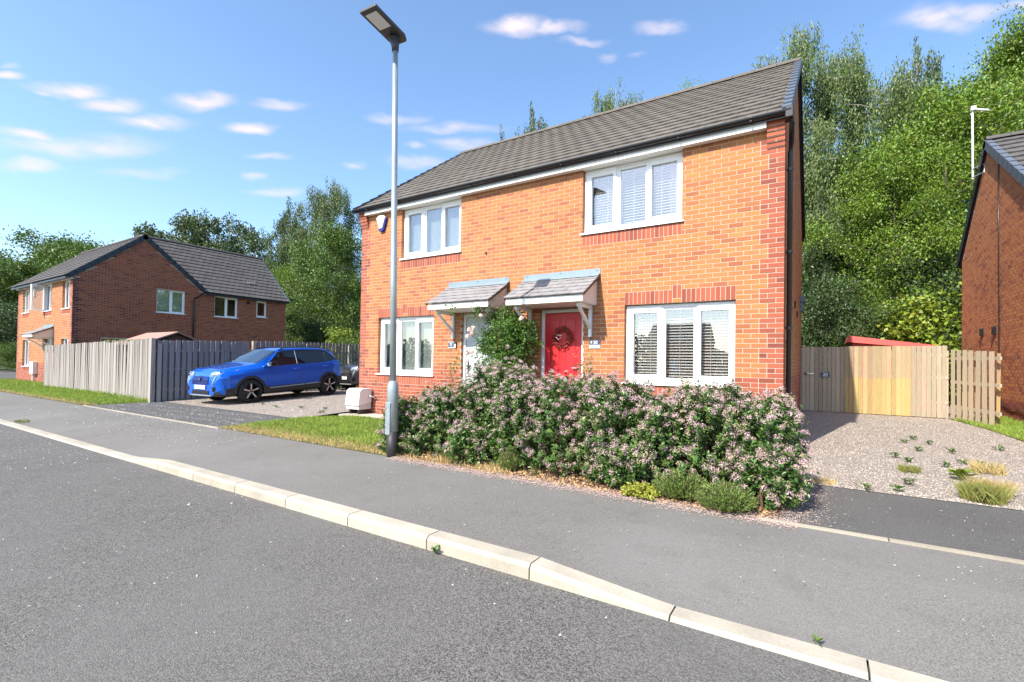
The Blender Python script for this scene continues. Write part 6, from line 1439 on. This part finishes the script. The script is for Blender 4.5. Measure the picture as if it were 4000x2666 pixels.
blades('dry_bed_grass', np.column_stack([q, np.full(len(q), .002)]), rng.uniform(.03, .11, len(q))*np.clip(1.3-(q[:, 0]-5)/3, .25, 1), 'grass_dry', 6, w=.004, label='dry grass growing under the flowering shrubs', cat='grass')
def scatter(name, P, size, mat, label, cat, seed, flat=True, kindshape='quad', ztilt=.25):
    rng = np.random.default_rng(seed); n = len(P)
    if kindshape == 'quad':
        N = rdir(rng, n)*ztilt+np.array([0, 0, 1.]); V, F = leaf_quads(P+np.array([0, 0, .004]), np.cross(N, rdir(rng, n)), N, size, .7)
    else:
        a = rng.uniform(0, 6.28, n); c, s = np.cos(a), np.sin(a); base = np.array([[1, 0, 0], [0, .8, 0], [-.9, .1, 0], [.1, -.75, 0], [.1, .05, .75]])
        jit = base[None]*(1+.35*rng.normal(size=(n, 5, 3))); X = jit[:, :, 0]*c[:, None]-jit[:, :, 1]*s[:, None]; Y = jit[:, :, 0]*s[:, None]+jit[:, :, 1]*c[:, None]
        V = (P[:, None]+np.stack([X, Y, jit[:, :, 2]], 2)*size[:, None, None]*.5).reshape(-1, 3); b = np.arange(n)[:, None]*5
        F = np.concatenate([b+np.array(f) for f in ([0, 1, 4], [1, 2, 4], [2, 3, 4], [3, 0, 4])])
    o = mesh_obj(name, fast(name, V, F), mat, kind='stuff'); return tag(o, label, cat)
n = 15000; x = rng.uniform(4.9, 9.75, n); y = -3.26+rng.normal(scale=.075, size=n)-.03; k = y > -3.75; P = np.column_stack([x, y, np.full(n, .004)])[k]; P[:, 2] = np.where(P[:, 1] > -3.3, .003, .0)
P2 = np.column_stack([rng.normal(9.72, .14, 2600), rng.uniform(-3.2, -1.7, 2600), np.full(2600, .004)]); P3 = np.column_stack([rng.uniform(4.9, 9.6, 3500), rng.uniform(-3.25, -2.4, 3500), np.full(3500, .003)])
P = np.concatenate([P, P2, P3]); scatter('fallen_petals', P, rng.uniform(.008, .018, len(P)), 'petal', 'pink petals fallen along the front edge of the planting bed', 'petals', 11)
n = 2600; P = np.column_stack([rng.uniform(5, 9.6, n), rng.uniform(-3.28, -2.6, n), np.full(n, .004)]); scatter('leaf_litter', P, rng.uniform(.015, .05, n), 'straw', 'brown dry leaf litter on the planting bed', 'leaf litter', 12, ztilt=.5)
n = 1500; P = np.column_stack([rng.uniform(-5, 9, n), rng.uniform(-9, -5.15, n), np.full(n, -.10)]); P[:700, 0] = rng.uniform(-8, 1.5, 700); P[:700, 1] = -5.2-rng.gamma(1.5, .5, 700); scatter('loose_road_stones', P, rng.uniform(.008, .026, n)*np.where(rng.uniform(0, 1, n) < .1, 1.5, .8), 'pebble', 'loose pale stones scattered on the road', 'stones', 13, kindshape='peb')
n = 2200; P = np.column_stack([rng.uniform(-6.6, 2.5, n), rng.uniform(-4.6, -1.7, n), np.full(n, .002)]); tr = rng.integers(0, 4, n); P[:1300, 1] = np.array([-1.9, -2.35, -2.75, -3.25])[tr[:1300]]+rng.normal(scale=.07, size=1300)+P[:1300, 0]*.05
k = P[:, 1] < -1.65; scatter('loose_drive_stones', P[k], rng.uniform(.010, .030, k.sum()), 'pebble', 'pale gravel dragged across the left drive entrance', 'stones', 14, kindshape='peb')
n = 500; P = np.column_stack([rng.uniform(4, 13, n), rng.uniform(-4.8, -1.7, n), np.full(n, .001)]); scatter('loose_path_stones', P, rng.uniform(.006, .016, n), 'pebble', 'few loose stones on the pavement and right drive entrance', 'stones', 15, kindshape='peb')
n = 26000; P = np.column_stack([rng.uniform(9.5, 13.4, n), -1.62+rng.uniform(0, 1, n)**1.4*8.4, np.zeros(n)]); k = P[:, 0] < 13.5-np.clip(P[:, 1]-1.0, 0, .6); P = P[k]; P[:, 2] = [GZR(v)+.002 for v in P[:, 1]]; scatter('gravel_stones', P, rng.uniform(.008, .022, len(P)), 'pebble_pink', 'pinkish gravel on the right-hand drive', 'gravel', 16, kindshape='peb')
n = 12000; P = np.column_stack([rng.uniform(-6.5, 0, n), rng.uniform(-1.6, 7, n), np.zeros(n)]); P[:, 2] = [GZL(v)+.002 for v in P[:, 1]]; scatter('gravel_stones', P, rng.uniform(.012, .030, n), 'pebble_pink', 'pinkish gravel on the left-hand drive', 'gravel', 17, kindshape='peb')
def weed(seed, x, y, z, r, n, mat, label, group, h=.08, lsz=.055, ratio=.34):
    rng = np.random.default_rng(seed); a = rng.uniform(0, 6.28, n); rr = r*rng.uniform(.2, 1, n); P = np.stack([x+rr*np.cos(a)*.6, y+rr*np.sin(a)*.6, z+.012+h*rng.uniform(.1, .8, n)], 1); D = np.stack([np.cos(a), np.sin(a), rng.uniform(.1, 1.0, n)], 1); N = np.stack([-np.cos(a)*.5, -np.sin(a)*.5, np.ones(n)], 1)+.3*rdir(rng, n)
    V, F = leaf_hex(P, D, N, lsz*rng.uniform(.6, 1.3, n), ratio, .1); o = mesh_obj('weed', fast('weed', V, F), mat); tag(o, label, 'weed', group)
WG = [(11.14, 2.17, .12, 'spreading weed farthest left of the back row on the right-hand drive'), (11.32, 2.67, .10, 'upright dark weed at the very back of the right-hand drive'), (11.46, 2.19, .09, 'small upright weed at the right of the back row on the right-hand drive'),
      (11.21, 1.40, .11, 'flat weed alone in front of the back row on the right-hand drive'), (10.84, .62, .11, 'leftmost weed in the middle of the right-hand drive'), (10.97, .36, .11, 'bushy weed just behind the small olive grass tuft'), (11.60, 1.45, .09, 'small dark weed behind the tallest weed on the right-hand drive'),
      (11.32, .22, .14, 'reddish weed clump behind the broad-leaved dock'), (11.58, .62, .14, 'tallest leafy weed on the right-hand drive'), (11.74, .57, .10, 'dark weed touching the right side of the tallest weed'), (10.78, -1.12, .10, 'compact weed in front of the small olive grass tuft'),
      (10.62, -1.50, .10, 'flat weed close to the tarmac edge of the right-hand drive'), (10.32, -1.62, .14, 'flat strip of weed along the tarmac edge nearest the shrubs'), (12.32, 2.19, .14, 'patch of weed next to the grass strip on the right')]
for i, (x, y, r, lb) in enumerate(WG): weed(100+i, x, y, GZR(y), r, 26, 'leaf_rose' if i % 3 else 'leaf_mid', lb, 'weeds in the right-hand drive')
for i, (x, y, r, lb) in enumerate([(-2.3, -.75, .13, 'largest weed in the gravel in front of the blue car'), (-1.5, -.55, .12, 'weed second from the left house corner cabinet in the gravel'), (-.75, -.4, .10, 'weed in the middle of the gravel left of the meter cabinet'), (-.2, -.85, .14, 'weed at the gravel edge nearest the meter cabinet'), (-3.2, -.6, .08, 'weed nearest the front wheel of the blue car')]): weed(130+i, x, y, GZL(y), r, 26, 'leaf_rose', lb, 'weeds in the left-hand drive')
weed(140, 11.34, -.5, GZR(-.5), .17, 34, 'leaf_yellow', 'bright broad-leaved dock weed behind the grass tuft on the right-hand drive', None, h=.14, lsz=.14, ratio=.36)
weed(141, 7.48, -5.16, -.10, .05, 12, 'leaf_rose', 'small green weed growing at the foot of the kerb', None, h=.05, lsz=.05, ratio=.45)
weed(142, 9.9, -4.98, -.075, .05, 12, 'leaf_mid', 'tiny weed in the kerb joint at the bottom right', None, h=.02, lsz=.03, ratio=.45)
def tuft(x, y, z, r, h, n, mat, seed, label, cat='grass tuft', w=.004):
    rng = np.random.default_rng(seed); a = rng.uniform(0, 6.28, n); rr = r*np.sqrt(rng.uniform(0, 1, n)); P = np.stack([x+rr*np.cos(a), y+rr*np.sin(a), np.full(n, z)], 1); blades_o = blades('grass_tuft', P, h*rng.uniform(.45, 1.1, n), mat, seed, w, .45); del blades_o['kind']; tag(blades_o, label, cat)
tuft(11.32, -1.42, .01, .17, .17, 2600, 'grass_olive', 51, 'olive green tuft of long grass on the right-hand drive', w=.0022); tuft(11.45, -1.15, .01, .15, .18, 1500, 'grass_dry', 52, 'straw-coloured tuft of long grass behind the olive tuft', w=.002)
tuft(10.88, -.30, GZR(-.3), .11, .09, 800, 'grass_olive', 53, 'small olive grass tuft between weeds in the right-hand drive', w=.002); tuft(9.95, -1.5, 0, .12, .06, 200, 'grass_dry', 54, 'flat dry grass tuft at the gravel edge near the shrubs'); tuft(-4.1, -4.9, -.06, .10, .06, 160, 'grass_olive', 55, 'small grass tuft at the dropped kerb on the left')
tuft(11.72, .15, GZR(.15), .16, .16, 350, 'grass_dry', 56, 'thin dry grass tuft near the grass strip on the right')
for o in ROOTS:
    if '_loc' in o: del o['_loc']
